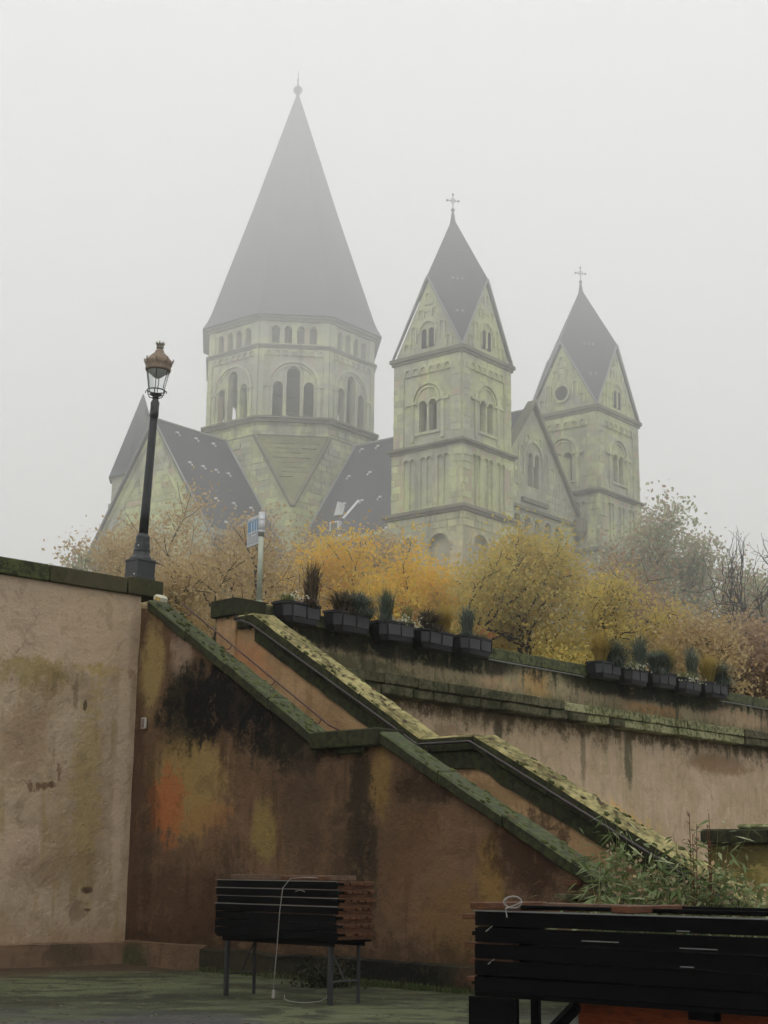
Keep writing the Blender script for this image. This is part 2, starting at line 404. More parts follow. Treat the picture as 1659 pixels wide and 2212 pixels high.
q = NB('damp_ground')
n1 = q.noise(q.P, .30, 6, .6, .8)
n2 = q.noise(q.P, 1.7, 8, .65, .3)
n3 = q.noise(q.P, 12, 6, .6)
st = q.noise(q.vm('MULTIPLY', q.P, (.7, 1.3, 1)), 1.1, 8, .7, .8)
col = q.mix(q.ramp(n1, .40, .60), lin(92, 98, 66), lin(56, 60, 36))
col = q.mix(q.ma('MULTIPLY', q.ramp(st, .48, .56), .8), col, lin(38, 40, 23))
col = q.mix(q.ma('MULTIPLY', q.ramp(n2, .5, .7), .6), col, lin(112, 118, 86))
wd = q.ma('ABSOLUTE', q.vm('DOT_PRODUCT', q.vm('SUBTRACT', q.P, tuple(SC)), (-sin(PHI), cos(PHI), 0)))
lw = q.ma('ADD', q.ramp(q.ma('ADD', wd, q.ma('MULTIPLY', n2, 1.2)), 1.6, 2.6), 0.0)
dd = q.vm('DOT_PRODUCT', q.vm('SUBTRACT', q.P, tuple(SC)), (cos(PHI), sin(PHI), 0))
lw2 = q.ramp(q.ma('ADD', dd, q.ma('MULTIPLY', n2, 1.5)), 2.0, 3.6)
earth = q.ma('SUBTRACT', 1.0, q.ma('MAXIMUM', lw2, q.ma('MULTIPLY', lw, lw2)))
col = q.mix(q.ma('MULTIPLY', earth, .85), col, lin(82, 60, 42))
near = q.ramp(q.vm('DOT_PRODUCT', q.P, (0, 1, 0)), 19.5, 17.0)
wet = q.ma('MULTIPLY', q.ramp(n1, .45, .6), near)
col = q.mix(q.ma('MULTIPLY', wet, .8), col, lin(70, 72, 78))
col = q.mix(q.ma('MULTIPLY', q.ramp(n3, .55, .7), .5), col, lin(44, 42, 28))
col = q.mix(q.ma('MULTIPLY', q.ramp(q.noise(q.P, 34, 5, .7), .58, .7), .45), col, lin(120, 118, 96))
q.bump(q.ma('ADD', q.ma('MULTIPLY', n2, 2.0), q.ma('MULTIPLY', n3, 1.5)), .9, .06)
M['ground'] = q.done(col, q.ma('SUBTRACT', .9, q.ma('MULTIPLY', wet, .6)), .4)
M['earth'] = stone('terrace_earth', (.10, .09, .05), (.07, .07, .035), (.10, .12, .04), .6)

# ---------------------------------------------------------------- mesh builder
class MB:
    def __init__(s):
        s.v = []
        s.f = []
    def poly(s, pts):
        i = len(s.v)
        s.v += [tuple(p) for p in pts]
        s.f.append(tuple(range(i, i + len(pts))))
    def box(s, x0, x1, y0, y1, z0, z1, j=0.0):
        i = len(s.v)
        r = (lambda: random.uniform(-j, j)) if j else (lambda: 0)
        for z in (z0, z1):
            for (x, y) in ((x0, y0), (x1, y0), (x1, y1), (x0, y1)):
                s.v.append((x + r(), y + r(), z + r()))
        for f in ((0, 3, 2, 1), (4, 5, 6, 7), (0, 1, 5, 4), (1, 2, 6, 5), (2, 3, 7, 6), (3, 0, 4, 7)):
            s.f.append(tuple(i + a for a in f))
    def bbox(s, x0, x1, y0, y1, z0, z1, b=.01, j=0.0):
        """box with chamfered long edges (about z)"""
        pts = [(x0 + b, y0), (x1 - b, y0), (x1, y0 + b), (x1, y1 - b), (x1 - b, y1), (x0 + b, y1), (x0, y1 - b), (x0, y0 + b)]
        rings = [(b, z0), (0, z0 + b), (0, z1 - b), (b, z1)]
        i = len(s.v)
        cx, cy = (x0 + x1) / 2, (y0 + y1) / 2
        jj = [(random.uniform(-j, j), random.uniform(-j, j)) for _ in pts]
        for (ins, z) in rings:
            for (p, q_) in zip(pts, jj):
                s.v.append((p[0] + (ins if p[0] < cx else -ins) + q_[0], p[1] + (ins if p[1] < cy else -ins), z + q_[1]))
        n = 8
        for r in range(3):
            for a in range(n):
                s.f.append((i + r * n + a, i + r * n + (a + 1) % n, i + (r + 1) * n + (a + 1) % n, i + (r + 1) * n + a))
        s.f.append(tuple(i + a for a in reversed(range(n))))
        s.f.append(tuple(i + 3 * n + a for a in range(n)))
    def extrude_y(s, prof, y0, y1):
        """prof: list of (x,z) ccw seen from -y ; prism between y0 and y1"""
        i = len(s.v)
        n = len(prof)
        for y in (y0, y1):
            for (x, z) in prof:
                s.v.append((x, y, z))
        s.f.append(tuple(i + a for a in range(n)))
        s.f.append(tuple(i + n + a for a in reversed(range(n))))
        for a in range(n):
            b = (a + 1) % n
            s.f.append((i + b, i + a, i + n + a, i + n + b))
    def tube(s, pts, r, n=6, r1=None, cap=True):
        pts = [Vector(p) for p in pts]
        i0 = len(s.v)
        m = len(pts)
        up = Vector((0, 0, 1))
        prev = None
        for a, p in enumerate(pts):
            d = (pts[min(a + 1, m - 1)] - pts[max(a - 1, 0)])
            if d.length < 1e-9:
                d = up.copy()
            d.normalize()
            if prev is None:
                x = d.cross(up) if abs(d.z) < .95 else d.cross(Vector((1, 0, 0)))
            else:
                x = prev - d * prev.dot(d)
            x.normalize()
            prev = x
            y = d.cross(x)
            rr = r if r1 is None else r + (r1 - r) * a / max(1, m - 1)
            for q_ in range(n):
                t = 2 * pi * q_ / n
                s.v.append(tuple(p + x * cos(t) * rr + y * sin(t) * rr))
        for a in range(m - 1):
            for q_ in range(n):
                b = (q_ + 1) % n
                s.f.append((i0 + a * n + q_, i0 + a * n + b, i0 + (a + 1) * n + b, i0 + (a + 1) * n + q_))
        if cap:
            s.f.append(tuple(i0 + a for a in reversed(range(n))))
            s.f.append(tuple(i0 + (m - 1) * n + a for a in range(n)))
    def lathe(s, prof, n=16, cx=0, cy=0, ph=0, close=True):
        """prof: list of (r,z) bottom to top"""
        i0 = len(s.v)
        for (r, z) in prof:
            for a in range(n):
                t = 2 * pi * a / n + ph
                s.v.append((cx + r * cos(t), cy + r * sin(t), z))
        for q_ in range(len(prof) - 1):
            for a in range(n):
                b = (a + 1) % n
                s.f.append((i0 + q_ * n + a, i0 + q_ * n + b, i0 + (q_ + 1) * n + b, i0 + (q_ + 1) * n + a))
        if close:
            s.f.append(tuple(i0 + a for a in reversed(range(n))))
            s.f.append(tuple(i0 + (len(prof) - 1) * n + a for a in range(n)))
    def xf(s, i0, mat):
        for a in range(i0, len(s.v)):
            s.v[a] = tuple(mat @ Vector(s.v[a]))
    def build(s, name, mat, parent=None, smooth=False, bevel=0):
        me = bpy.data.meshes.new(name)
        me.from_pydata(s.v, [], s.f)
        if smooth:
            me.polygons.foreach_set('use_smooth', [True] * len(me.polygons))
        me.materials.append(mat)
        me.update()
        o = bpy.data.objects.new(name, me)
        C.objects.link(o)
        if parent:
            o.parent = parent
        if bevel:
            md = o.modifiers.new('edge', 'BEVEL')
            md.width = bevel
            md.segments = 2
            md.limit_method = 'ANGLE'
        return o

def thing(name, label, cat, loc=(0, 0, 0), rz=0, group=None):
    o = bpy.data.objects.new(name, None)
    o.empty_display_size = .2
    C.objects.link(o)
    o.location = loc
    o.rotation_euler = (0, 0, rz)
    o['label'] = label
    o['category'] = cat
    if group:
        o['group'] = group
    return o
def tag(o, label=None, cat=None, group=None, kind=None, loc=None, rz=None):
    if label: o['label'] = label
    if cat: o['category'] = cat
    if group: o['group'] = group
    if kind: o['kind'] = kind
    if loc is not None: o.location = loc
    if rz is not None: o.rotation_euler = (0, 0, rz)
    return o
def copy_tree(o, parent=None):
    c = o.copy()
    C.objects.link(c)
    if parent: c.parent = parent
    for ch in list(o.children):
        copy_tree(ch, c)
    return c

# ---------------------------------------------------------------- ground, terrace ground
mb = MB()
def gh(x, y):
    return .025 * noise.noise(Vector((x * .5, y * .5, 0))) + .012 * noise.noise(Vector((x * 2, y * 2, 3)))
xs = [-590, -60] + [-12 + i * .3 for i in range(101)] + [60, 590]
ys = [-590, -10] + [4 + i * .3 for i in range(101)] + [60, 590]
for y in ys:
    for x in xs:
        mb.v.append((x, y, gh(x, y) if (-12 <= x <= 18 and 4 <= y <= 34) else 0))
nx = len(xs)
for j in range(len(ys) - 1):
    for i in range(nx - 1):
        mb.f.append((j * nx + i, j * nx + i + 1, (j + 1) * nx + i + 1, (j + 1) * nx + i))
tag(mb.build('ground', M['ground'], smooth=True), kind='structure')

mb = MB()
A = [SP(-.3, -60, 5.5), SP(-.3, .05, 5.5), SP(.25, .35, 5.5), SP(.25, 1.5, 5.5), TP(-1.3, .3, 5.5), TP(90, .3, 5.5)]
mb.poly([tuple(p) for p in A] + [(560, 130, 5.5), (560, 580, 5.5), (-580, 580, 5.5), (-580, -60, 5.5), (-60, -60, 5.5)])
tag(mb.build('terrain', M['earth']), kind='structure')

# ---------------------------------------------------------------- displaced wall face helper
def rough_face(mb, x0, x1, z0f, z1f, y, step=.16, amp=.012, seed=0.0):
    """vertical face in the plane y=const looking towards -y; z0f,z1f: functions of x; closed by a box behind"""
    nx = max(1, int((x1 - x0) / step))
    nz = max(1, int(max(z1f(x0) - z0f(x0), z1f(x1) - z0f(x1)) / step))
    i0 = len(mb.v)
    for j in range(nz + 1):
        for i in range(nx + 1):
            x = x0 + (x1 - x0) * i / nx
            a, b = z0f(x), z1f(x)
            z = a + (b - a) * j / nz
            d = amp * (noise.noise(Vector((x * .8 + seed, z * .8, seed))) + .5 * noise.noise(Vector((x * 2.7 + seed, z * 2.7, seed))))
            mb.v.append((x, y + d, z))
    for j in range(nz):
        for i in range(nx):
            a = i0 + j * (nx + 1) + i
            mb.f.append((a, a + 1, a + nx + 2, a + nx + 1))

def lerp_line(pts):
    def f(x):
        if x <= pts[0][0]: return pts[0][1]
        for (a, b) in zip(pts, pts[1:]):
            if x <= b[0]:
                return a[1] + (b[1] - a[1]) * (x - a[0]) / max(1e-6, b[0] - a[0])
        return pts[-1][1]
    return f

# ---------------------------------------------------------------- left quay wall (local x = along the wall to its far end, y inward)
lw = thing('quay_wall', 'tall beige plastered wall with yellow streaks, left of the dark stair wall', 'wall', SP(0, 0), PHI + pi / 2)
mb = MB()
rough_face(mb, -40, 0, lambda x: -.1, lambda x: 6.56, 0, .2, .02, 3.1)
mb.box(-40, -.001, .04, .6, -.1, 6.555)
mb.build('wall', M['left_wall'], lw, smooth=False)
mb = MB()
rough_face(mb, -40, 0, lambda x: -.1, lambda x: .36, -.07, .2, .015, 9)
for i in range(80):
    x0, x1 = -40 + .5 * i, -39.5 + .5 * i
    mb.poly([(x0, -.07, .36), (x1, -.07, .36), (x1, .03, .40), (x0, .03, .40)])
mb.build('plinth', M['plinth_left'], lw)
x = 0 - .36
first = None
for i in range(22):
    L = random.uniform(1.5, 2.0)
    m = MB()
    m.bbox(x - L, x - .012, -.08, .66, 6.56, 6.86 + random.uniform(-.006, .006), .018, .006)
    m.build('coping_stone', M['coping_corner'] if i == 0 else M['coping_dark'], lw)
    x -= L
m = MB(); m.bbox(-.35, .42, -.12, .66, 6.563, 6.885, .02, .004)
m.build('corner_stone', M['coping_corner'], lw)

# ---------------------------------------------------------------- staircase (local x = down the stair, y = away from the quay)
stt = thing('staircase', 'stone staircase between two sloping parapet walls with mossy copings, rising to the left', 'stairs', SP(0, 0), PHI)
front = [(0, 6.34), (.3, 6.30), (5.0, 3.52), (6.45, 3.50), (10.4, 1.46), (12.6, .40)]
fl = lerp_line(front)
mb = MB()
rough_face(mb, 0.0, 12.5, lambda x: -.1, fl, 0, .14, .022, 7.7)
prof = [(0.01, -.1), (12.45, -.1)] + [(a, b - .01) for a, b in reversed(front)]
prof = [(min(max(a, .01), 12.45), b) for a, b in prof]
mb.extrude_y(prof, .06, .3)
mb.build('front_wall', M['stair_wall'], stt)
back = [(.9, 6.02), (1.45, 6.02), (5.8, 3.50), (6.95, 3.48), (10.9, 1.50), (12.8, .50)]
bl = lerp_line(back)
mb = MB()
rough_face(mb, .9, 12.7, lambda x: -.1, bl, 1.6, .16, .02, 2.2)
mb.extrude_y([(.91, -.1), (12.65, -.1), (12.65, .53)] + [(a, b - .01) for a, b in reversed(back[:-1])], 1.66, 1.95)
mb.build('back_wall', M['inner_wall'], stt)

def coping_run(pts, y0, y1, th, mat, jl=1.5, name='coping_stone', side=None):
    """stones along the segments of pts (x,z of the underside); each its own object"""
    for (a, b) in zip(pts, pts[1:]):
        L = hypot(b[0] - a[0], b[1] - a[1])
        n = max(1, round(L / jl))
        for i in range(n):
            t0, t1 = i / n, (i + 1) / n
            g = .012
            xa, za = a[0] + (b[0] - a[0]) * t0 + g, a[1] + (b[1] - a[1]) * t0
            xb, zb = a[0] + (b[0] - a[0]) * t1 - g, a[1] + (b[1] - a[1]) * t1
            m = MB()
            # worn stone: ring of profile points in y, several stations along x
            st_ = 6
            prof = [(y0 + .02, 0), (y0, .02), (y0, th - .03), (y0 + .03, th), (y1 - .03, th + .015), (y1, th - .02), (y1, .02), (y1 - .02, 0)]
            i0 = len(m.v)
            oz_, oy_ = random.uniform(-.012, .01), random.uniform(-.012, .012)
            for q_ in range(st_ + 1):
                f = q_ / st_
                for (yy, zz) in prof:
                    w_ = .008 * noise.noise(Vector((xa * 5 + f * 6, yy * 7, zz * 9)))
                    m.v.append((xa + (xb - xa) * f, yy + w_ * 1.6 + oy_, za + (zb - za) * f + zz + w_ * 1.4 + (oz_ if zz > .05 else 0)))
            n8 = len(prof)
            for q_ in range(st_):
                for r_ in range(n8):
                    c_ = (r_ + 1) % n8
                    m.f.append((i0 + q_ * n8 + c_, i0 + q_ * n8 + r_, i0 + (q_ + 1) * n8 + r_, i0 + (q_ + 1) * n8 + c_))
            m.f.append(tuple(i0 + r_ for r_ in range(n8)))
            m.f.append(tuple(i0 + st_ * n8 + r_ for r_ in reversed(range(n8))))
            ob_ = m.build(name, mat, stt)
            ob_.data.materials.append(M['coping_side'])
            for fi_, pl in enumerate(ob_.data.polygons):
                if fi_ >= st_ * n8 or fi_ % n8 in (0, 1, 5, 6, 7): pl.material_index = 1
coping_run([(.32, 6.26), (4.98, 3.53)], -.08, .34, .20, M['coping_green'])
coping_run([(6.46, 3.50), (12.6, .32)], -.08, .34, .20, M['coping_green'])
m = MB(); m.bbox(4.96, 6.47, -.16, .46, 3.49, 3.76, .02, .006)
m.build('landing_block', M['coping_side'], stt)
m = MB(); m.bbox(5.5, 6.1, -.07, .3, 3.40, 3.488, .01)
m.build('corbel', M['coping_side'], stt)
coping_run([(.98, 6.03), (1.45, 6.03), (5.8, 3.51)], 1.50, 2.05, .25, M['coping_light'])
coping_run([(5.8, 3.50), (6.95, 3.49), (12.8, .52)], 1.50, 2.05, .25, M['coping_light'])
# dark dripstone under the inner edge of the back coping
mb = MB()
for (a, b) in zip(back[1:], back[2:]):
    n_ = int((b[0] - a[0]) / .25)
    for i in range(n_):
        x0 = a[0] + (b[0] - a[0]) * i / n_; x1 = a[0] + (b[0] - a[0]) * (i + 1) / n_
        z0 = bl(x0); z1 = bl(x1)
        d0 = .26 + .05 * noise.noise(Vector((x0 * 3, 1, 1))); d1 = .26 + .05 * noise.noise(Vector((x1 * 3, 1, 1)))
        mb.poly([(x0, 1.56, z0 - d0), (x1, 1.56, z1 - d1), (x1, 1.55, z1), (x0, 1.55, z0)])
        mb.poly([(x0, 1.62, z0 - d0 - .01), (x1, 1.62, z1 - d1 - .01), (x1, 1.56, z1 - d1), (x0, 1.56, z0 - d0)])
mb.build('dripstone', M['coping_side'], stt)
# square pier at the head
m = MB(); m.bbox(.33, .90, 1.53, 2.12, 2.5, 6.30, .012)
m.build('pier', M['inner_wall'], stt)
m = MB(); m.bbox(.24, .98, 1.44, 2.22, 6.30, 6.63, .015, .004)
m.build('pier_cap', M['coping_side'], stt)
# steps
stp = None
for i in range(17):
    m = MB(); m.box(.32 + .28 * i, .62 + .28 * i, .31, 1.55, 2.0, 5.5 - .166 * i); m.build('step', M['step'], stt)
m = MB(); m.box(5.08, 6.6, .31, 1.55, 1.0, 2.68); m.build('landing', M['step'], stt)
for i in range(16):
    m = MB(); m.box(6.602 + .33 * i, 6.932 + .33 * i, .31, 1.55, -.1, 2.52 - .167 * i if 2.52 - .167 * i > .05 else .05); m.build('step', M['step'], stt)
# handrails
mb = MB()
hp = [(1.0, 1.42, 6.19), (1.06, 1.42, 6.24), (1.10, 1.42, 6.20), (1.05, 1.42, 6.17), (1.2, 1.42, 6.15), (1.5, 1.42, 6.05), (5.8, 1.42, 3.63), (6.95, 1.42, 3.62), (12.4, 1.42, .84)]
mb.tube(hp, .022, 8)
hr = mb.build('handrail', M['rail'], stt, smooth=True)
for i in range(12):
    x = 1.3 + i * .95
    z = lerp_line([(1.2, 6.15), (1.5, 6.05), (5.8, 3.63), (6.95, 3.62), (12.4, .84)])(x)
    m = MB(); m.tube([(x, 1.42, z - .02), (x, 1.46, z - .10), (x, 1.59, z - .13)], .012, 5); m.build('bracket', M['rail'], hr)
mb = MB()
mb.tube([(.6, .50, 6.42), (4.7, .50, 3.94), (4.95, .50, 3.84)], .018, 8)
hr2 = mb.build('handrail', M['rail_brown'], stt, smooth=True)
for i in range(4):
    x = .9 + i * 1.2
    z = 6.42 - (x - .6) * .6049
    m = MB(); m.tube([(x, .50, z - .01), (x, .46, z - .08), (x, .37, z - .1)], .012, 5); m.build('bracket', M['rail_brown'], hr2)
# plinths
mb = MB()
rough_face(mb, 0.07, 2.35, lambda x: -.1, lambda x: .38, -.07, .15, .015, 19)
mb.poly([(0.07, -.07, .38), (2.35, -.07, .38), (2.35, .03, .41), (0.07, .03, .41)])
mb.poly([(2.35, -.07, -.1), (2.35, .05, -.1), (2.35, .05, .4), (2.35, -.07, .38)])
mb.build('plinth', M['plinth'], stt)
mb = MB()
tp = lambda x: .34 + .07 * noise.noise(Vector((x * 1.3, 5, 5)))
rough_face(mb, 2.36, 12.4, lambda x: -.1, tp, -.16, .12, .05, 29)
for i in range(84):
    x0, x1 = 2.36 + .12 * i, 2.48 + .12 * i
    mb.poly([(x0, -.165, tp(x0) - .01), (x1, -.165, tp(x1) - .01), (x1, .03, tp(x1) + .03), (x0, .03, tp(x0) + .03)])
mb.poly([(2.36, -.16, -.1), (2.36, .03, -.1), (2.36, .03, tp(2.36) + .03), (2.36, -.16, tp(2.36))][::-1])
mb.build('rough_plinth', M['dark_plinth'], stt)
# small ledge and brick end at the foot of the stair wall
m = MB(); m.bbox(9.95, 10.45, -.22, 0.02, 1.30, 1.36, .008, .004); m.build('ledge', M['block_dark'], stt)
m = MB(); m.bbox(10.02, 10.25, -.12, 0.0, 1.47, 1.53, .006); m.build('brick', M['wood'], stt)

# plaque on the stair wall
pq = thing('wall_plaque', 'small rectangular plaque with a pale rim on the brown stair wall', 'plaque', SP(.34, -.06, 4.19), PHI)
m = MB(); m.bbox(-.065, .065, -.015, .03, -.10, .10, .008); m.build('rim', M['plaque_rim'], pq)
m = MB(); m.box(-.048, .048, -.019, -.012, -.082, .082); m.build('plate', M['plaque'], pq)
# wall light on the coping by the lamp
fx = thing('floodlight', 'small white and yellow floodlight lying on the coping beside the lamp base', 'floodlight', SP(.60, -.02, 6.38), PHI)
m = MB(); m.bbox(-.11, .14, -.09, .09, 0.0, .13, .03); b1 = m.build('casing', M['fixture'], fx); b1.rotation_euler = (0, radians(18), 0)
m = MB(); m.bbox(-.02, .13, -.096, -.089, .03, .10, .003); b2 = m.build('lens', M['fixture_y'], fx); b2.rotation_euler = (0, radians(18), 0)

# ---------------------------------------------------------------- terrace wall (local x = along, -y = outward)
tw = thing('terrace_wall', 'long stained terrace wall with a stone ledge, running away to the right behind the stairs', 'wall', TC, PHT)
mb = MB()
rough_face(mb, -1.65, 60, lambda x: 5.72, lambda x: 6.46, 0, .22, .02, 31)
mb.box(-1.65, 60, .03, .4, 5.4, 6.455)
mb.build('parapet', M['terrace_top'], tw)
mb = MB()
rough_face(mb, 1.6, 60, lambda x: -.1, lambda x: 5.33, .38, .3, .03, 41)
mb.box(1.6, 60, .44, .9, -.1, 5.5)
mb.build('wall', M['terrace_low'], tw)
mb = MB()
rough_face(mb, -1.65, 1.62, lambda x: 2.5, lambda x: 5.73, -.002, .2, .02, 51)
mb.box(-1.65, 1.62, .03, .8, 2.5, 5.7)
mb.build('wall', M['terrace_top'], tw)
x = -1.6
while x < 56:
    L = random.uniform(1.15, 1.8)
    m = MB(); m.bbox(x, x + L - .014, -.08, .5, 6.46, 6.73 + random.uniform(-.008, .008), .02, .006)
    m.build('coping_stone', M['terrace_coping'], tw)
    x += L
x = 1.4
i = 0
while x < 50:
    L = random.uniform(.95, 1.35)
    if x < 26:
        m = MB(); m.bbox(x, x + L - .02, -.10 + random.uniform(-.012, .012), .5, 5.525, 5.735 + random.uniform(-.012, .012), .02, .012)
        m.build('ledge_block', M['block'] if 8.5 < x < 18 else M['block_dark'], tw)
    x += L
x = 1.55
while x < 50:
    L = random.uniform(.7, 1.05)
    if x < 26:
        m = MB(); m.bbox(x, x + L - .045, -.06 + random.uniform(-.03, .03), .5, 5.31, 5.512, .025, .014)
        m.build('cornice_block', M['block'] if (9 < x < 19 and random.random() < .8) else M['block_dark'], tw)
    x += L
m = MB(); m.box(26, 60, -.08, .5, 5.31, 5.73); m.build('ledge', M['block_dark'], tw)
m = MB(); m.tube([(6.2, -.11, 6.43), (10.1, -.11, 6.42)], .018, 6); m.build('conduit', M['pole_dull'], tw)
m = MB(); m.tube([(16.9, -.11, 6.43), (40, -.11, 6.43)], .018, 6); m.build('conduit', M['pole_dull'], tw)

# low yellow wall at the right edge
yw = thing('low_wall', 'low yellowish garden wall with a dark mossy coping at the right edge behind the bamboo', 'wall', SP(9.5, 4.0), PHI)
mb = MB(); rough_face(mb, .05, 6, lambda x: -.1, lambda x: 2.08, 0, .2, .03, 61); mb.box(.06, 6, .05, .5, -.1, 2.07)
mb.build('wall', M['yellow_wall'], yw)
for i in range(5):
    m = MB(); m.bbox(-.02 + 1.2 * i, 1.17 + 1.2 * i, -.12, .6, 2.08, 2.31, .03, .012); m.build('coping_stone', M['coping_side'], yw)
m = MB(); m.bbox(.5, 1.1, .1, .5, 2.312, 2.39, .03, .01); m.build('capping_stone', M['block'], yw)

# ---------------------------------------------------------------- street lamp
lp = thing('street_lamp', 'black cast iron street lamp with a copper lantern top and small crown', 'lamp', SP(-.12, .02, 6.885), PHI)
lp.scale = (1, 1, .965)
lp.rotation_euler = (Matrix.Rotation(radians(2.3), 4, 'Y') @ Matrix.Rotation(PHI, 4, 'Z')).to_euler()
r2 = sqrt(2)
m = MB()
m.lathe([(.30, 0), (.30, .03), (.285, .05), (.285, .34), (.30, .36), (.30, .39), (.27, .41)], 4, ph=pi / 4)
m.build('base', M['lamp_black'], lp, bevel=.012)
m = MB()
m.lathe([(.225, .41), (.20, .45), (.17, .48), (.155, .54), (.15, .56)], 8, ph=pi / 8)
m.lathe([(.16, .56), (.16, .60), (.145, .615), (.145, .72), (.13, .74), (.13, .86), (.12, .88), (.095, .92)], 12)
m.build('foot', M['lamp_black'], lp)
for (x, z) in ((.12, .08), (.09, .66)):
    m = MB(); m.lathe([(.014, 0), (.014, .012), (.006, .018)], 8)
    m.xf(0, Matrix.Translation((x, -.203 if z < .5 else -.145, z)) @ Matrix.Rotation(pi / 2, 4, 'X'))
    m.build('bolt', M['hook'], lp)
m = MB()
m.lathe([(.090, .90), (.084, 1.5), (.076, 3.2), (.072, 3.30), (.085, 3.31), (.088, 3.40), (.082, 3.50), (.088, 3.60), (.06, 3.66), (.05, 3.68)], 16)
m.build('post', M['lamp_black'], lp, smooth=True)
ln = MB()
ln.lathe([(.05, 3.68), (.075, 3.70), (.05, 3.73), (.10, 3.76), (.13, 3.775), (.06, 3.78)], 12)
cup = ln.build('lantern_holder', M['lamp_black'], lp)
m = MB()
for a in range(24):
    pass
m.tube([(.17 * cos(2 * pi * a / 24), .17 * sin(2 * pi * a / 24), 3.86) for a in range(25)], .014, 6)
for a in range(4):
    t = pi / 4 + a * pi / 2
    m.tube([(.05 * cos(t), .05 * sin(t), 3.70), (.12 * cos(t), .12 * sin(t), 3.72), (.15 * cos(t), .15 * sin(t), 3.78), (.17 * cos(t), .17 * sin(t), 3.86)], .011, 5)
    m.tube([(.17 * cos(t), .17 * sin(t), 3.86), (.205 * cos(t), .205 * sin(t), 3.84), (.20 * cos(t), .20 * sin(t), 3.80)], .010, 5)
m.build('ring', M['lamp_black'], lp)
m = MB()
m.lathe([(.15, 3.87), (.225, 4.26)], 24, close=False)
m.build('glass', M['glass'], lp, smooth=True)
for a in range(6):
    t = 2 * pi * a / 6 + .3
    m = MB(); m.tube([(.155 * cos(t), .155 * sin(t), 3.86), (.232 * cos(t), .232 * sin(t), 4.27)], .009, 5); m.build('glazing_bar', M['lamp_black'], lp)
m = MB(); m.lathe([(.03, 4.12), (.07, 4.14), (.20, 4.26), (.205, 4.275)], 20); m.build('reflector', M['frost'], lp, smooth=True)
m = MB()
m.lathe([(.215, 4.262), (.24, 4.27), (.25, 4.31), (.235, 4.335), (.26, 4.40), (.275, 4.47), (.25, 4.48), (.235, 4.485), (.20, 4.55), (.13, 4.62), (.095, 4.65), (.085, 4.70), (.055, 4.72)], 24)
m.build('lantern_cap', M['copper'], lp, smooth=True)
for a in range(8):
    t = 2 * pi * a / 8
    m = MB()
    m.tube([(.262 * cos(t), .262 * sin(t), 4.44), (.285 * cos(t), .285 * sin(t), 4.50), (.275 * cos(t), .275 * sin(t), 4.53)], .022, 5, .006)
    m.build('cap_ornament', M['copper'], lp)
m = MB()
m.lathe([(.05, 4.72), (.05, 4.745), (.075, 4.755), (.075, 4.77), (.06, 4.78), (.085, 4.84), (.07, 4.845), (.05, 4.80)], 16)
for a in range(8):
    t = 2 * pi * a / 8
    i0 = len(m.v); m.box(-.014, .014, -.006, .006, 0, .035)
    m.xf(i0, Matrix.Rotation(t, 4, 'Z') @ Matrix.Translation((0, .083, 4.838)))
m.build('crown', M['crownm'], lp)

# ---------------------------------------------------------------- sign on a pole
sg = thing('street_sign', 'thin pale pole carrying a blue and grey framed sign seen almost edge on', 'sign', Vector((-2.38, 28.95, 6.63)), 0)
m = MB(); m.tube([(0, 0, 0), (.005, 0, 1.72)], .055, 14, .048)
m.build('pole', M['pole'], sg, smooth=True)
m = MB(); m.bbox(-.08, .08, -.08, .08, -.003, .02, .01); m.build('foot_plate', M['pole'], sg)
m = MB(); m.tube([(.005, 0, 1.30), (.006, 0, 1.78)], .062, 14)
m.build('pole_head', M['alu'], sg, smooth=True)
for z in (1.38, 1.62):
    m = MB(); m.lathe([(.07, z), (.07, z + .035)], 14, .006); m.build('clamp', M['alu'], sg)
pa = math.atan2(.40, -.25)
pn = MB()
pn.bbox(.06, .56, -.02, .02, 1.16, 1.74, .008)
fo = pn.build('sign_frame', M['alu'], sg); fo.rotation_euler = (0, 0, pa)
m = MB(); m.box(.09, .53, .0205, .024, 1.20, 1.70); p1 = m.build('sign_panel', M['signgrey'], fo)
m = MB()
m.box(.10, .52, .0242, .027, 1.42, 1.66)
p2 = m.build('sign_print', M['signblue'], fo)
m = MB()
for i in range(3):
    m.box(.13 + .11 * i, .15 + .11 * i, .0272, .029, 1.40, 1.64)
m.box(.12, .5, .0272, .029, 1.43, 1.445)
m.box(.12, .36, .0242, .029, 1.36, 1.375)
m.build('sign_lines', M['hook'], fo)

# ---------------------------------------------------------------- church
ch = thing('church', 'large yellow stone church with a tall slate spire and two gabled towers fading into fog', 'church', (CO.x, CO.y, 5.5), PHC)
G = 5.5   # local z = world z - G

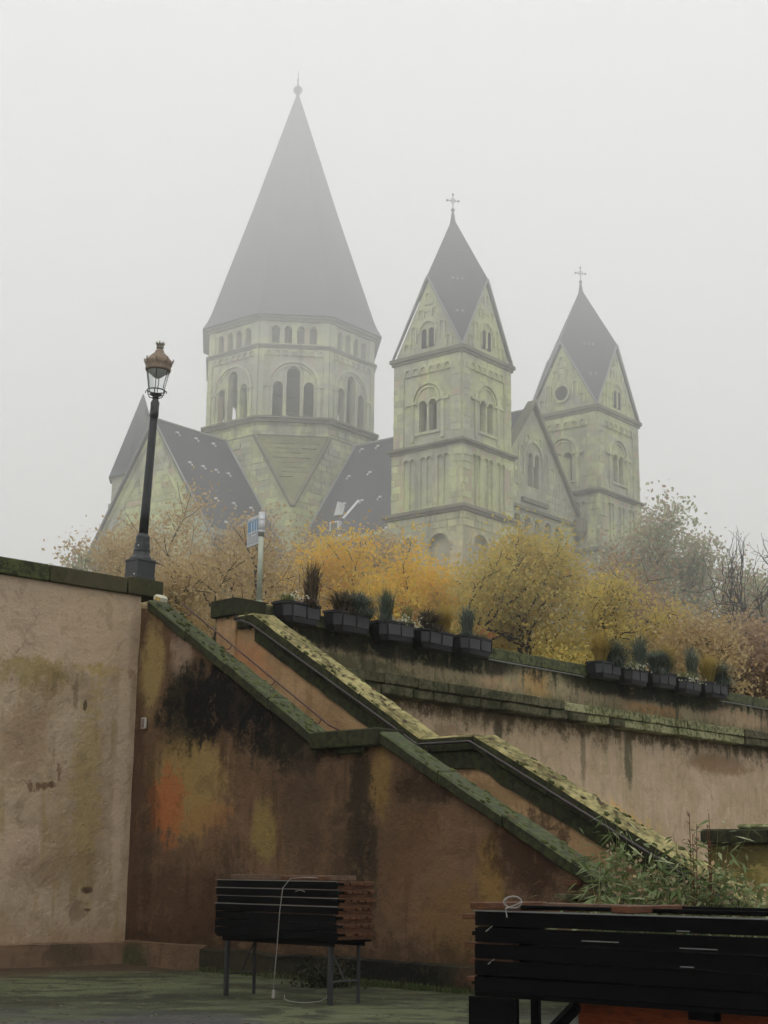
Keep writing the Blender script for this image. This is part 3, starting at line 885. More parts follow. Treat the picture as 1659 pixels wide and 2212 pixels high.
def wall_face(mb, M4, W_, z0, z1, ops=(), th=.5, inner=True, backing=None):
    """wall in local plane y=0 (outward -y), x 0..W_, with arched openings (xc, zb, w, zs): sill, width, springing"""
    i0 = len(mb.v)
    rects = []
    for (xc, zb, w_, zs) in ops:
        rects.append((xc - w_ / 2, xc + w_ / 2, zb, zs + w_ / 2))
    xs = sorted({0, W_} | {a for r in rects for a in r[:2]})
    zs_ = sorted({z0, z1} | {a for r in rects for a in r[2:]})
    for yy, flip in ((0, False), (th, True)):
        if flip and not inner: continue
        for xa, xb in zip(xs, xs[1:]):
            for za, zb in zip(zs_, zs_[1:]):
                if xb - xa < 1e-6 or zb - za < 1e-6: continue
                cx, cz = (xa + xb) / 2, (za + zb) / 2
                if any(r[0] < cx < r[1] and r[2] < cz < r[3] for r in rects): continue
                p = [(xa, yy, za), (xb, yy, za), (xb, yy, zb), (xa, yy, zb)]
                mb.poly(p[::-1] if flip else p)
        for (xc, zb, w_, zs) in ops:
            r = w_ / 2
            N = 5
            arc = [(xc + r * cos(pi - pi * a / (2 * N)), zs + r * sin(pi * a / (2 * N))) for a in range(2 * N + 1)]
            for a in range(2 * N):
                corner = (xc - r, zs + r) if a < N else (xc + r, zs + r)
                p = [(arc[a][0], yy, arc[a][1]), (arc[a + 1][0], yy, arc[a + 1][1]), (corner[0], yy, corner[1])]
                mb.poly(p[::-1] if flip else p)
    for (xc, zb, w_, zs) in ops:
        r = w_ / 2
        N = 5
        path = [(xc - r, zb)] + [(xc + r * cos(pi - pi * a / (2 * N)), zs + r * sin(pi * a / (2 * N))) for a in range(2 * N + 1)] + [(xc + r, zb)]
        for a, b in zip(path, path[1:]):
            mb.poly([(a[0], 0, a[1]), (a[0], th, a[1]), (b[0], th, b[1]), (b[0], 0, b[1])][::-1])
        mb.poly([(xc - r, 0, zb), (xc + r, 0, zb), (xc + r, th, zb), (xc - r, th, zb)])
    mb.xf(i0, M4)

def arch_ring(mb, M4, xc, zs, r, wd=.22, pr=.1, legs=.0, n=12):
    i0 = len(mb.v)
    pts = [(pi - pi * a / n) for a in range(n + 1)]
    for a, b in zip(pts, pts[1:]):
        p = [(xc + r * cos(a), zs + r * sin(a)), (xc + (r + wd) * cos(a), zs + (r + wd) * sin(a)),
             (xc + (r + wd) * cos(b), zs + (r + wd) * sin(b)), (xc + r * cos(b), zs + r * sin(b))]
        mb.poly([(p[0][0], -pr, p[0][1]), (p[3][0], -pr, p[3][1]), (p[2][0], -pr, p[2][1]), (p[1][0], -pr, p[1][1])])
        mb.poly([(p[0][0], 0, p[0][1]), (p[3][0], 0, p[3][1]), (p[3][0], -pr, p[3][1]), (p[0][0], -pr, p[0][1])])
        mb.poly([(p[1][0], -pr, p[1][1]), (p[2][0], -pr, p[2][1]), (p[2][0], 0, p[2][1]), (p[1][0], 0, p[1][1])])
    if legs:
        for sx in (-1, 1):
            a, b = sorted((xc + sx * r, xc + sx * (r + wd)))
            mb.box(a, b, -pr, .01, zs - legs, zs - .001)
    mb.xf(i0, M4)

def blocks(mb, M4, W_, z0, z1, avoid=(), pr=.045, h=.42, x0=0.0, clip=None):
    """coursed ashlar: proud, slightly uneven blocks with open joints"""
    i0 = len(mb.v)
    z = z0
    row = 0
    while z + h <= z1 + .02:
        x = x0 + (.0 if row % 2 else -.4)
        while x < W_:
            L = random.uniform(.55, 1.15)
            a, b = max(x, x0), min(x + L, W_)
            x += L
            if b - a < .15: continue
            c = (a + b) / 2
            if any(r[0] < b and a < r[1] and r[2] < z + h and z < r[3] for r in avoid): continue
            if clip and not (clip(a, z + h) and clip(b, z + h)): continue
            p_ = pr * random.uniform(.2, 1.3)
            mb.box(a + .025, b - .025, -p_, .01, z + .025, z + h - .025)
        z += h
        row += 1
    mb.xf(i0, M4)

def face_m(x, y, ang):
    return Matrix.Translation((x, y, 0)) @ Matrix.Rotation(ang, 4, 'Z')

class Parts(list):
    def new(s, name, mat):
        m_ = MB()
        s.append((name, m_, mat))
        return m_
    def flush(s, parent):
        for name, m_, mat in s:
            if m_.v:
                o_ = m_.build(name, M[mat], parent)
                if 'ashlar' in name: o_['kind'] = 'stuff'
def tower(x0, x1, y0, y1, oculus=False):
    """square tower; local church frame, y0<y1, -y faces the quay; heights are church-local"""
    W_ = x1 - x0
    zE, zM, zL = 31.0 - G, 25.5 - G, 21.5 - G
    walls = MB(); blk = MB(); PL = Parts()
    faces = [face_m(x0, y0, 0), face_m(x1, y0, pi / 2), face_m(x1, y1, pi), face_m(x0, y1, -pi / 2)]
    # lower shaft, a little wider
    e = .28
    lf = [face_m(x0 - e, y0 - e, 0), face_m(x1 + e, y0 - e, pi / 2), face_m(x1 + e, y1 + e, pi), face_m(x0 - e, y1 + e, -pi / 2)]
    WL = W_ + 2 * e
    for F_ in lf:
        ops = [(WL * .3, 0.5, 1.5, zL - 1.9), (WL * .7, .5, 1.5, zL - 1.9)]
        wall_face(walls, F_, WL, -.2, zL, ops, .22, False)
        blocks(blk, F_, WL, zL - 8, zL, [(o_[0] - .95, o_[0] + .95, -1, o_[3] + .95) for o_ in ops])
        for o_ in ops:
            arch_ring(PL.new('blind_arch', 'church_block'), F_, o_[0], o_[3], .75, .16, .09)
    i0 = len(walls.v); walls.box(x0 - .02, x1 + .02, y0 - .02, y1 + .02, -.2, zL)
    # cornice zL
    trim = PL.new('cornice', 'church_dark')
    trim.box(x0 - .42, x1 + .42, y0 - .42, y1 + .42, zL, zL + .17)
    trim.box(x0 - .55, x1 + .55, y0 - .55, y1 + .55, zL + .17, zL + .36)
    # arcade tier
    e2 = .12
    af = [face_m(x0 - e2, y0 - e2, 0), face_m(x1 + e2, y0 - e2, pi / 2), face_m(x1 + e2, y1 + e2, pi), face_m(x0 - e2, y1 + e2, -pi / 2)]
    WA = W_ + 2 * e2
    walls.box(x0 - .02, x1 + .02, y0 - .02, y1 + .02, zL + .36, zM)
    for F_ in af:
        ops = []
        for c_ in (.26, .5, .74):
            for sx in (-.22, .22):
                ops.append((WA * c_ + sx, zL + .55, .40, zM - .65))
        wall_face(walls, F_, WA, zL + .36, zM, ops, .16, False)
        blocks(blk, F_, WA, zL + .4, zM, [(o_[0] - .22, o_[0] + .22, o_[1], o_[3] + .25) for o_ in ops], .04)
        for o_ in ops:
            arch_ring(PL.new('blind_arch', 'church_block'), F_, o_[0], o_[3], .2, .07, .05, n=8)
    # mid string
    trim = PL.new('string_course', 'church_dark')
    trim.box(x0 - .22, x1 + .22, y0 - .22, y1 + .22, zM, zM + .14)
    trim.box(x0 - .34, x1 + .34, y0 - .34, y1 + .34, zM + .14, zM + .28)
    # belfry
    zb, zs = zM + 1.15, zM + 2.75
    ops = [(W_ / 2 - .36, zb, .58, zs), (W_ / 2 + .36, zb, .58, zs)]
    for F_ in faces:
        wall_face(walls, F_, W_, zM + .28, zE, ops, .55, True)
        ring = PL.new('window_surround', 'church_block')
        for o_ in ops:
            arch_ring(ring, F_, o_[0], o_[3], .29, .10, .06, n=8)
        arch_ring(ring, F_, W_ / 2, zs + .25, 1.0, .22, .12, legs=.0)
        arch_ring(ring, F_, W_ / 2, zs + .25, .78, .1, .07)
        i0 = len(ring.v)
        for sx in (-1.0, 1.0):
            ring.box(W_ / 2 + sx * 1.11 - .11, W_ / 2 + sx * 1.11 + .11, -.10, .01, zM + .6, zs + .25)
            ring.box(W_ / 2 + sx * 1.16 - .42, W_ / 2 + sx * 1.16 + .42, -.14, .01, zs + .1, zs + .26)
        ring.box(W_ / 2 - .95, W_ / 2 + .95, -.10, .01, zb - .2, zb - .04)
        ring.xf(i0, F_)
        for xa_ in (.003, W_ - .72):
            pl_ = PL.new('pilaster', 'church_block'); pl_.box(xa_, xa_ + .717, -.09, .01, zM + .3, zE); pl_.xf(0, F_)
        blocks(blk, F_, W_ - .78, zM + .4, zE - .9, [(W_ / 2 - 1.3, W_ / 2 + 1.3, zM + .3, zs + 1.6)], .03, x0=.78)
        blocks(blk, F_ @ Matrix.Translation((0, -.09, 0)), .72, zM + .4, zE - .1, (), .03)
        blocks(blk, F_ @ Matrix.Translation((0, -.09, 0)), W_, zM + .4, zE - .1, (), .03, x0=W_ - .72)
        # Lombard band
        bw = W_ - 1.44
        nb = 6
        lop = [((.5 + i_) * bw / nb, zE - .85, bw / nb * .66, zE - .62) for i_ in range(nb)]
        wall_face(PL.new('arcade_band', 'church_block'), F_ @ Matrix.Translation((.72, -.09, 0)), bw, zE - .84, zE, [(a_, zE - .84, c_, d_) for (a_, b_, c_, d_) in lop], .09, False)
    floor = PL.new('belfry_floor', 'church_dark'); floor.box(x0 + .3, x1 - .3, y0 + .3, y1 - .3, zM + .1, zM + .35); floor = PL.new('belfry_ceiling', 'church_dark'); floor.box(x0 + .3, x1 - .3, y0 + .3, y1 - .3, zE - .2, zE)
    # eaves
    trim = PL.new('eaves_cornice', 'church_dark')
    trim.box(x0 - .16, x1 + .16, y0 - .16, y1 + .16, zE, zE + .18)
    trim.box(x0 - .26, x1 + .26, y0 - .26, y1 + .26, zE + .18, zE + .40)
    body = walls.build('bell_tower', M['church'], ch)
    blk.build('ashlar', M['church_block'], body)['kind'] = 'stuff'
    PL.flush(body)
    # window mid columns
    for F_ in faces:
        m_ = MB(); m_.lathe([(.09, zb), (.06, zb + .1), (.055, zs - .2), (.10, zs)], 8)
        m_.xf(0, F_ @ Matrix.Translation((W_ / 2, .2, 0))); m_.build('window_column', M['church_block'], body)
    # gables + helm roof
    zg0, zg1, zt = zE + .40, 36.2 - G, 40.9 - G
    cx, cy = (x0 + x1) / 2, (y0 + y1) / 2
    gm = MB(); gb = MB(); PG = Parts()
    for fi, F_ in enumerate(faces):
        hw = W_ / 2
        i0 = len(gm.v)
        gm.poly([(0, .02, zg0), (W_, .02, zg0), (hw, .02, zg1 - .25)])
        gm.xf(i0, F_)
        sl_ = (zg1 - zg0) / hw
        blocks(gb, F_, W_ - .3, zg0 + .05, zg1, [(hw - .75, hw + .75, zg0, zg0 + 2.4)], .05, x0=.3,
               clip=lambda a, b: b < zg0 + min(a, W_ - a) * sl_ - .35)
        # stepped blind arches climbing the gable
        for q_ in (-1.55, -1.05, 1.05, 1.55, -.5, 0, .5):
            top_ = zg0 + (hw - abs(q_)) * sl_ - (1.1 if abs(q_) > .6 else 1.2)
            arch_ring(PG.new('blind_arch', 'church_block'), F_, hw + q_, top_, .16, .07, .09, n=6, legs=min(.9, top_ - zg0 - .2) if abs(q_) > .6 else .35)
        if oculus and fi == 0:
            gv = PG.new('round_window', 'church_void'); gr = PG.new('window_surround', 'church_block'); i0 = 0; n_ = 20
            gv.poly([(hw + .5 * cos(2 * pi * a / n_), -.005, zg0 + 1.25 + .5 * sin(2 * pi * a / n_)) for a in range(n_)])
            gv.xf(i0, F_)
            for ph_ in (0, pi):
                i0 = len(gr.v); arch_ring(gr, Matrix.Identity(4), 0, 0, .5, .16, .12, n=10)
                gr.xf(i0, F_ @ Matrix.Translation((hw, 0, zg0 + 1.25)) @ Matrix.Rotation(ph_, 4, 'Y'))
        else:
            gr = PG.new('window_surround', 'church_block')
            for sx in (-.27, .27):
                gv = PG.new('window', 'church_void'); i0 = 0; n_ = 8
                xc, r_, zz0, zz1 = hw + sx, .2, zg0 + .35, zg0 + 1.35
                gv.poly([(xc - r_, -.005, zz0), (xc + r_, -.005, zz0)] + [(xc + r_ * cos(pi * a / n_), -.005, zz1 + r_ * sin(pi * a / n_)) for a in range(n_ + 1)])
                gv.xf(i0, F_)
                arch_ring(gr, F_, xc, zz1, .2, .06, .07, n=8, legs=.9)
            arch_ring(gr, F_, hw, zg0 + 1.4, .58, .14, .10, n=10, legs=.1)
    gobj = gm.build('gable', M['church'], body)
    gb.build('ashlar', M['church_block'], body)['kind'] = 'stuff'
    PG.flush(body)
    ov = .15
    rf = MB()
    cs = [(x0 - ov, y0 - ov), (x1 + ov, y0 - ov), (x1 + ov, y1 + ov), (x0 - ov, y1 + ov)]
    mids = [(cx, y0 - ov, zg1), (x1 + ov, cy, zg1), (cx, y1 + ov, zg1), (x0 - ov, cy, zg1)]
    apex = (cx, cy, zt)
    fl_ = .55
    for i_ in range(4):
        c_ = (*cs[i_], zg0 - .05); a_, b_ = mids[i_], mids[i_ - 1]
        rf.poly([b_, c_, a_, apex][::1])
        # roof edge thickness over the gables
        g = mids[i_]
        inx, iny = (cx - g[0]) / hypot(cx - g[0], cy - g[1]), (cy - g[1]) / hypot(cx - g[0], cy - g[1])
    rfo = rf.build('helm_roof', M['slate'], body)
    sm_ = rfo.modifiers.new('thick', 'SOLIDIFY'); sm_.thickness = .10; sm_.offset = -1
    for i_ in range(4):
        c_ = (*cs[i_], zg0 - .03); c2 = (*cs[(i_ + 1) % 4], zg0 - .03)
        g = mids[i_]
        for e_ in (c_, c2):
            fs = MB(); fs.tube([(e_[0], e_[1], e_[2]), (g[0], g[1], g[2] + .02)], .05, 5)
            fs.build('verge_flashing', M['lead'], body)
    # finial and cross
    f_ = MB()
    f_.lathe([(.20, zt - .5), (.10, zt + .15), (.055, zt + .35), (.12, zt + .42), (.12, zt + .5), (.05, zt + .58)], 8, cx, cy)
    f_.build('finial', M['iron'], body)
    x_ = MB()
    zc = zt + 1.35
    x_.tube([(cx, cy, zt + .5), (cx, cy, zc + .62)], .035, 6)
    x_.tube([(cx - .50, cy, zc), (cx + .50, cy, zc)], .04, 6)
    for (dx, dz) in ((.5, 0), (-.5, 0), (0, .58)):
        i0 = len(x_.v); x_.lathe([(.02, -.12), (.10, -.04), (.10, .04), (.02, .12)], 8)
        x_.xf(i0, Matrix.Translation((cx + dx, cy, zc + dz)))
    for a in range(8):
        t0, t1 = 2 * pi * a / 8, 2 * pi * (a + 1) / 8
        x_.tube([(cx + .22 * cos(t0), cy, zc + .22 * sin(t0)), (cx + .22 * cos(t1), cy, zc + .22 * sin(t1))], .03, 5)
    i0 = 0
    xo = x_.build('cross', M['iron'], body)
    # crosses face the quay
    vs = xo.data.vertices
    R_ = Matrix.Translation((cx, cy, 0)) @ Matrix.Rotation(radians(52), 4, 'Z') @ Matrix.Translation((-cx, -cy, 0))
    xo.data.transform(R_ @ Matrix.Translation((cx, cy, zt + .4)) @ Matrix.Scale(.72, 4) @ Matrix.Translation((-cx, -cy, -zt - .4)))
    # zinc hooks on the roof
    for (fr_, dz) in ((.15, .0), (0, .0), (-.15, .0), (.06, -2.4), (-.06, -2.4)):
        m_ = MB()
        z_ = zg1 + dz
        s_ = (zt - z_) / (zt - zg0) * (W_ / 2 + ov)
        base_x, base_y = cx + s_ * (1 + fr_), cy - s_ * (1 - fr_)
        m_.box(-.07, .07, -.1, .05, -.08, .08); m_.xf(0, Matrix.Translation((base_x, base_y, z_ - .05)) @ Matrix.Rotation(pi / 4, 4, 'Z'))
        m_.build('roof_hook', M['lead'], body)
    return body
# church-local y = -v : left tower v 4.5..9.4 -> y -9.4..-4.5
tower(17.2, 22.1, -9.4, -4.5)
tower(17.1, 22.3, 5.2, 10.4, True)

# octagon
def octagon():
    R = 6.25
    ap = R * cos(pi / 8)
    wl, bl_ = MB(), MB()
    PO = Parts()
    Wf = 2 * R * sin(pi / 8)
    zC, z1, z2, z3 = 30.1 - G, 31.4 - G, 36.5 - G, 38.7 - G
    # crossing tower: square below, broached to the octagon
    a = ap + .35
    zb = 25.0 - G
    i0 = len(wl.v)
    oc = [(R * 1.06 * cos(pi / 8 + k_ * pi / 4), R * 1.06 * sin(pi / 8 + k_ * pi / 4)) for k_ in range(8)]
    sq = [(a, a), (-a, a), (-a, -a), (a, -a)]
    # cardinal faces k = 7->0 (+x), 1->2 (+y), 3->4 (-x), 5->6 (-y)
    card = [((7, 0), (3, 0)), ((1, 2), (0, 1)), ((3, 4), (1, 2)), ((5, 6), (2, 3))]
    for (oa, ob), (sa, sb) in card:
        wl.poly([(*sq[sa], -.2), (*sq[sb], -.2), (*sq[sb], zb), (*oc[ob], zC), (*oc[oa], zC), (*sq[sa], zb)])
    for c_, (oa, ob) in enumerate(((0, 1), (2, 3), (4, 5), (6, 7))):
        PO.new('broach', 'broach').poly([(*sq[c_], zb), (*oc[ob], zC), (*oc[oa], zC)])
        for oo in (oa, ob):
            PO.new('broach_shade_roll', 'church_dark').tube([(*sq[c_], zb - .3), (*oc[oo], zC)], .17, 5)  # added dark rolls standing in for the shadow along the broach edges
    # block courses on the faces turned to the quay
    for k_ in range(8):
        t = k_ * pi / 4
        F_ = Matrix.Rotation(t + pi / 2, 4, 'Z') @ Matrix.Translation((-Wf / 2, -ap, 0))
        # drum storey with triple window
        ops = [(Wf / 2, z1 + .25, .92, z1 + 3.35), (Wf / 2 - 1.06, z1 + .25, .70, z1 + 2.35), (Wf / 2 + 1.06, z1 + .25, .70, z1 + 2.35)]
        wall_face(wl, F_, Wf, zC, z2, ops, .5, True)
        rg = PO.new('window_surround', 'church_block')
        for o_ in ops:
            arch_ring(rg, F_, o_[0], o_[3], o_[2] / 2, .10, .05, n=8, legs=1.0)
        arch_ring(rg, F_, Wf / 2, z1 + 2.45, 1.62, .22, .12)
        arch_ring(rg, F_, Wf / 2, z1 + 2.45, 1.42, .10, .07)
        i0 = len(rg.v)
        for sx in (-1, 1):
            rg.box(Wf / 2 + sx * 1.73 - .11, Wf / 2 + sx * 1.73 + .11, -.09, .01, z1 + .1, z1 + 2.45)
            rg.box(Wf / 2 + sx * 1.78 - .26, Wf / 2 + sx * 1.78 + .26, -.13, .01, z1 + 2.3, z1 + 2.48)
        rg.xf(i0, F_)
        for xa_ in (.01, Wf - .34):
            pl_ = PO.new('pilaster', 'church_block'); pl_.box(xa_, xa_ + .33, -.10, .01, z1 + .1, z2); pl_.xf(0, F_)
        blocks(bl_, F_, Wf, zC, z1 - .02, (), .04)
        blocks(bl_, F_, Wf - .36, z1 + .1, z2 - .5, [(Wf / 2 - 1.95, Wf / 2 + 1.95, z1, z1 + 2.9), (Wf / 2 - 1.5, Wf / 2 + 1.5, z1, z1 + 4.3)], .035, x0=.36)
        nb = 7
        bw = Wf - .68
        wall_face(PO.new('arcade_band', 'church_block'), F_ @ Matrix.Translation((.34, -.09, 0)), bw, z2 - .55, z2, [((.5 + i_) * bw / nb, z2 - .55, bw / nb * .62, z2 - .38) for i_ in range(nb)], .09, False)
        # gallery
        gops = [(Wf / 2 + q_ * .86, z2 + .35, .52, z2 + 1.35) for q_ in (-1.5, -.5, .5, 1.5)]
        wall_face(wl, F_, Wf, z2 + .0, z3, gops, .45, False)
        for o_ in gops:
            arch_ring(PO.new('gallery_arch', 'church_block'), F_, o_[0], o_[3], .26, .09, .06, n=8)
        for xa_ in (.01, Wf - .55):
            pl_ = PO.new('pilaster', 'church_block'); pl_.box(xa_, xa_ + .54, -.08, .01, z2 + .2, z3); pl_.xf(0, F_)
    P8 = lambda r: r / cos(pi / 8) if False else r
    for (r_, a_, b_) in ((1.035, zC - .02, zC + .16), (1.05, z1 - .22, z1), (1.075, z1 - .001, z1 + .14), (1.03, z2 - .06, z2 + .08), (1.045, z2 + .08, z2 + .2), (1.03, z3 - .3, z3 - .1), (1.055, z3 - .1, z3 + .05)):
        PO.new('cornice', 'church_dark').lathe([(R * r_, a_), (R * r_, b_)], 8, ph=pi / 8)
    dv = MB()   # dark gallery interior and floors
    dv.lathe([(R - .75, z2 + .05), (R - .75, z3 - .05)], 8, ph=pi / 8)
    fl = MB(); fl.lathe([(R - .4, z1 + .05), (R - .4, z1 + .2)], 8, ph=pi / 8)
    body = wl.build('octagon_tower', M['church'], ch)
    bl_.build('ashlar', M['church_block'], body)['kind'] = 'stuff'
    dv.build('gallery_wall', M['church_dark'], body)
    fl.build('drum_floor', M['church_dark'], body)
    ct = MB()   # blocks on the broaches
    for ang in (0, 90, 180, 270):
        F_ = Matrix.Rotation(radians(ang), 4, 'Z') @ Matrix.Translation((-a, -a, 0))
        hwo = R * 1.06 * sin(pi / 8)
        def cl(x_, z_, hwo=hwo):
            if z_ < zb: return True
            f = (z_ - zb) / (zC - zb)
            hw = a + (hwo - a) * f
            return abs(x_ - a) < hw - .05
        blocks(ct, F_, 2 * a, 18 - G, zC, (), .05, clip=cl)
    for c_, (oa, ob) in enumerate(((0, 1), (2, 3), (4, 5), (6, 7))):
        cc = Vector((*sq[c_], zb)); e0, e1 = Vector((*oc[oa], zC)), Vector((*oc[ob], zC))
        xa = (e1 - e0).normalized(); za = ((e0 + e1) / 2 - cc); H_ = za.length; za.normalize(); ya = za.cross(xa)
        We = (e1 - e0).length
        F_ = Matrix((( xa.x, ya.x, za.x, e0.x - za.x * H_), (xa.y, ya.y, za.y, e0.y - za.y * H_), (xa.z, ya.z, za.z, e0.z - za.z * H_), (0, 0, 0, 1)))
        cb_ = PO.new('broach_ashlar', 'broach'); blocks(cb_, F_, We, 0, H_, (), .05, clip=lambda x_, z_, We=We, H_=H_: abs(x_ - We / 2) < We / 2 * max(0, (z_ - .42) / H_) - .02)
    PO.flush(body)
    ct.build('ashlar', M['church_block'], body)['kind'] = 'stuff'
    sp = MB()
    zt = 58.5 - G
    sp.lathe([(R * 1.10, z3 + .05), (R * 1.045, z3 + .6), (R * 1.0, z3 + 1.25), (R * .53, z3 + 1.25 + (zt - z3 - 1.25) * .47), (.16, zt)], 8, ph=pi / 8, close=True)
    sp.build('spire', M['slate'], body)
    f_ = MB()
    f_.lathe([(.17, zt - .3), (.13, zt + .2), (.30, zt + .4), (.35, zt + .6), (.28, zt + .8), (.09, zt + .95), (.05, zt + 1.3), (.09, zt + 1.38), (.09, zt + 1.46), (.035, zt + 1.55), (.025, zt + 2.2)], 12)
    f_.build('finial', M['iron'], body, smooth=True)
octagon()

def gable_roof(name, x0, x1, hw, zr, ze, axis, mat, over=.35):
    """ridge along x (axis=0) or y (axis=1)"""
    m_ = MB()
    z_e = ze - over * (zr - ze) / hw
    h_ = hw + over
    T = .22
    def P(a, b, z): return (a, b, z) if axis == 0 else (b, a, z)
    for sx in (-1, 1):
        m_.poly([P(x0, 0, zr), P(x1, 0, zr), P(x1, sx * h_, z_e), P(x0, sx * h_, z_e)])
        m_.poly([P(x0, 0, zr - T), P(x1, 0, zr - T), P(x1, sx * h_, z_e - T), P(x0, sx * h_, z_e - T)])
        m_.poly([P(x0, sx * h_, z_e), P(x1, sx * h_, z_e), P(x1, sx * h_, z_e - T), P(x0, sx * h_, z_e - T)])
        for a in (x0, x1):
            m_.poly([P(a, 0, zr), P(a, sx * h_, z_e), P(a, sx * h_, z_e - T), P(a, 0, zr - T)])
    o = m_.build(name, mat, ch)
    r_ = MB(); r_.tube([P(x0, 0, zr + .02), P(x1, 0, zr + .02)], .09, 6); r_.build('ridge', M['lead'], o)
    return o
def nave_like(x0, x1, hw, ze, sign_y):
    pass
zr = 30.1 - G
# nave
HN, ZE = 5.5, 22.1 - G
nv = MB(); nbk = MB(); PN = Parts()
for sgn in (-1, 1):
    F_ = face_m(5.9, -HN, 0) if sgn < 0 else face_m(20.7, HN, pi)
    Lw = 14.8
    ops = [(x_, 3.5, 1.3, ZE - 5.6) for x_ in (2.2, 5.5, 8.8)]
    wall_face(nv, F_, Lw, -.2, ZE, ops, .4, False)
    blocks(nbk, F_, Lw, ZE - 6, ZE - .9, [(o_[0] - .8, o_[0] + .8, 0, o_[3] + .9) for o_ in ops], .04)
    nb = 17
    nr = PN.new('corbel_table', 'church_block')
    wall_face(nr, F_ @ Matrix.Translation((0, -.14, 0)), Lw, ZE - 1.0, ZE - .15, [((.5 + i_) * Lw / nb, ZE - 1.0, .56, ZE - .72) for i_ in range(nb)], .14, False)
    i0 = len(nr.v); nr.box(0, Lw, -.3, .02, ZE - .15, ZE + .08); nr.xf(i0, F_)
    for o_ in ops: arch_ring(PN.new('window_surround', 'church_block'), F_, o_[0], o_[3], .65, .2, .1)
nvo = nv.build('nave_wall', M['church'], ch)
nbk.build('ashlar', M['church_block'], nvo)['kind'] = 'stuff'
PN.flush(nvo)
nroof = gable_roof('nave_roof', 5.85, 20.55, HN, zr, ZE, 0, M['slate'])
# transept towards the quay and the opposite arm
HT = 5.5
tv = MB(); tbk = MB(); PT = Parts()
for (ya, yb) in ((-12.7, -5.9), (5.9, 10.5)):
    for sx in (-1, 1):
        F_ = face_m(-HT, yb, -pi / 2) if sx < 0 else face_m(HT, ya, pi / 2)
        wall_face(tv, F_, yb - ya, -.2, ZE - .0, [((yb - ya) / 2, 4, 1.3, ZE - 5.6)], .4, False)
        ttr = PT.new('eaves_moulding', 'church_block'); i0 = 0; ttr.box(0, yb - ya, -.22, .02, ZE - .3, ZE + .05); ttr.xf(i0, F_)
Fg = face_m(-HT, -12.7, 0)
tops = [(HT, 5.0, 2.6, ZE - 3.2), (HT - 3, 4, 1.1, ZE - 4.5), (HT + 3, 4, 1.1, ZE - 4.5)]
wall_face(tv, Fg, 2 * HT, -.2, ZE, tops, .4, False)
tv.poly([(-HT, -12.7, ZE), (HT, -12.7, ZE), (0, -12.7, zr - .2)])
tv.poly([(-HT, 10.5, -.2), (HT, 10.5, -.2), (HT, 10.5, ZE), (0, 10.5, zr - .2), (-HT, 10.5, ZE)][::-1])
sl_ = (zr - ZE) / HT
blocks(tbk, Fg, 2 * HT, 14 - G, zr, [(t_[0] - t_[2] / 2 - .3, t_[0] + t_[2] / 2 + .3, 0, t_[3] + t_[2] / 2 + .3) for t_ in tops], .045,
       clip=lambda a, b: b < ZE + min(a, 2 * HT - a) * sl_ - .45)
for t_ in tops: arch_ring(PT.new('window_surround', 'church_block'), Fg, t_[0], t_[3], t_[2] / 2, .22, .12)
# raking band on the gable
for sx in (-1, 1):
    p0 = (HT + sx * (HT + .1), ZE - .35); p1 = (HT, zr - .55)
    i0 = 0; ttr = PT.new('raking_moulding', 'church_block')
    ttr.tube([(p0[0], -.03, p0[1]), (p1[0], -.03, p1[1])], .16, 4)
    ttr.xf(0, Fg); ttr = PT.new('raking_moulding', 'church_block')
    ttr.tube([(HT + sx * (HT - 1.1), -.02, ZE + .1), (HT, -.02, zr - 2.0)], .10, 4)
    ttr.xf(i0, Fg)
tvo = tv.build('transept_wall', M['church'], ch)
tbk.build('ashlar', M['church_block'], tvo)['kind'] = 'stuff'
PT.flush(tvo)
troof = gable_roof('transept_roof', -12.95, -5.85, HT, zr, ZE, 1, M['slate'], .5)
gable_roof('transept_roof', 5.85, 10.8, HT, zr, ZE, 1, M['slate'], .5)
for sx in (-1, 1):
    vf = MB(); vf.tube([(0, -12.96, zr + .03), (sx * (HT + .5), -12.96, ZE - .5 * sl_ + .03)], .07, 5); vf.build('verge_flashing', M['lead'], troof)
    vf = MB(); vf.tube([(0, -6.25, zr + .03), (sx * (HT + .2), -6.25, ZE - .2 * sl_ + .03)], .09, 5); vf.build('abutment_flashing', M['lead'], troof)
    vf = MB(); vf.tube([(6.25, 0, zr + .03), (6.25, sx * (HT + .1), ZE - .1 * sl_ + .03)], .09, 5); vf.build('abutment_flashing', M['lead'], nroof)
# choir and its turret
cv = MB(); cv.box(-13, -5.9, -4.6, 4.6, -.2, 20.5 - G); cvo = cv.build('choir_wall', M['church'], ch)
gable_roof('choir_roof', -13.2, -5.9, 4.6, 28.5 - G, 20.5 - G, 0, M['slate'])
tq = MB(); tq.lathe([(2.0, -.2), (2.0, 25.8 - G), (2.15, 25.9 - G), (2.15, 26.2 - G), (1.95, 26.3 - G), (1.95, 28.0 - G), (2.1, 28.1 - G)], 8, -7.2, -7.5, ph=pi / 8)
tqo = tq.build('choir_turret', M['church'], ch)
rq = MB(); rq.lathe([(2.22, 28.1 - G), (.04, 34.5 - G)], 8, -7.2, -7.5, ph=pi / 8); rq.build('turret_roof', M['slate'], tqo)
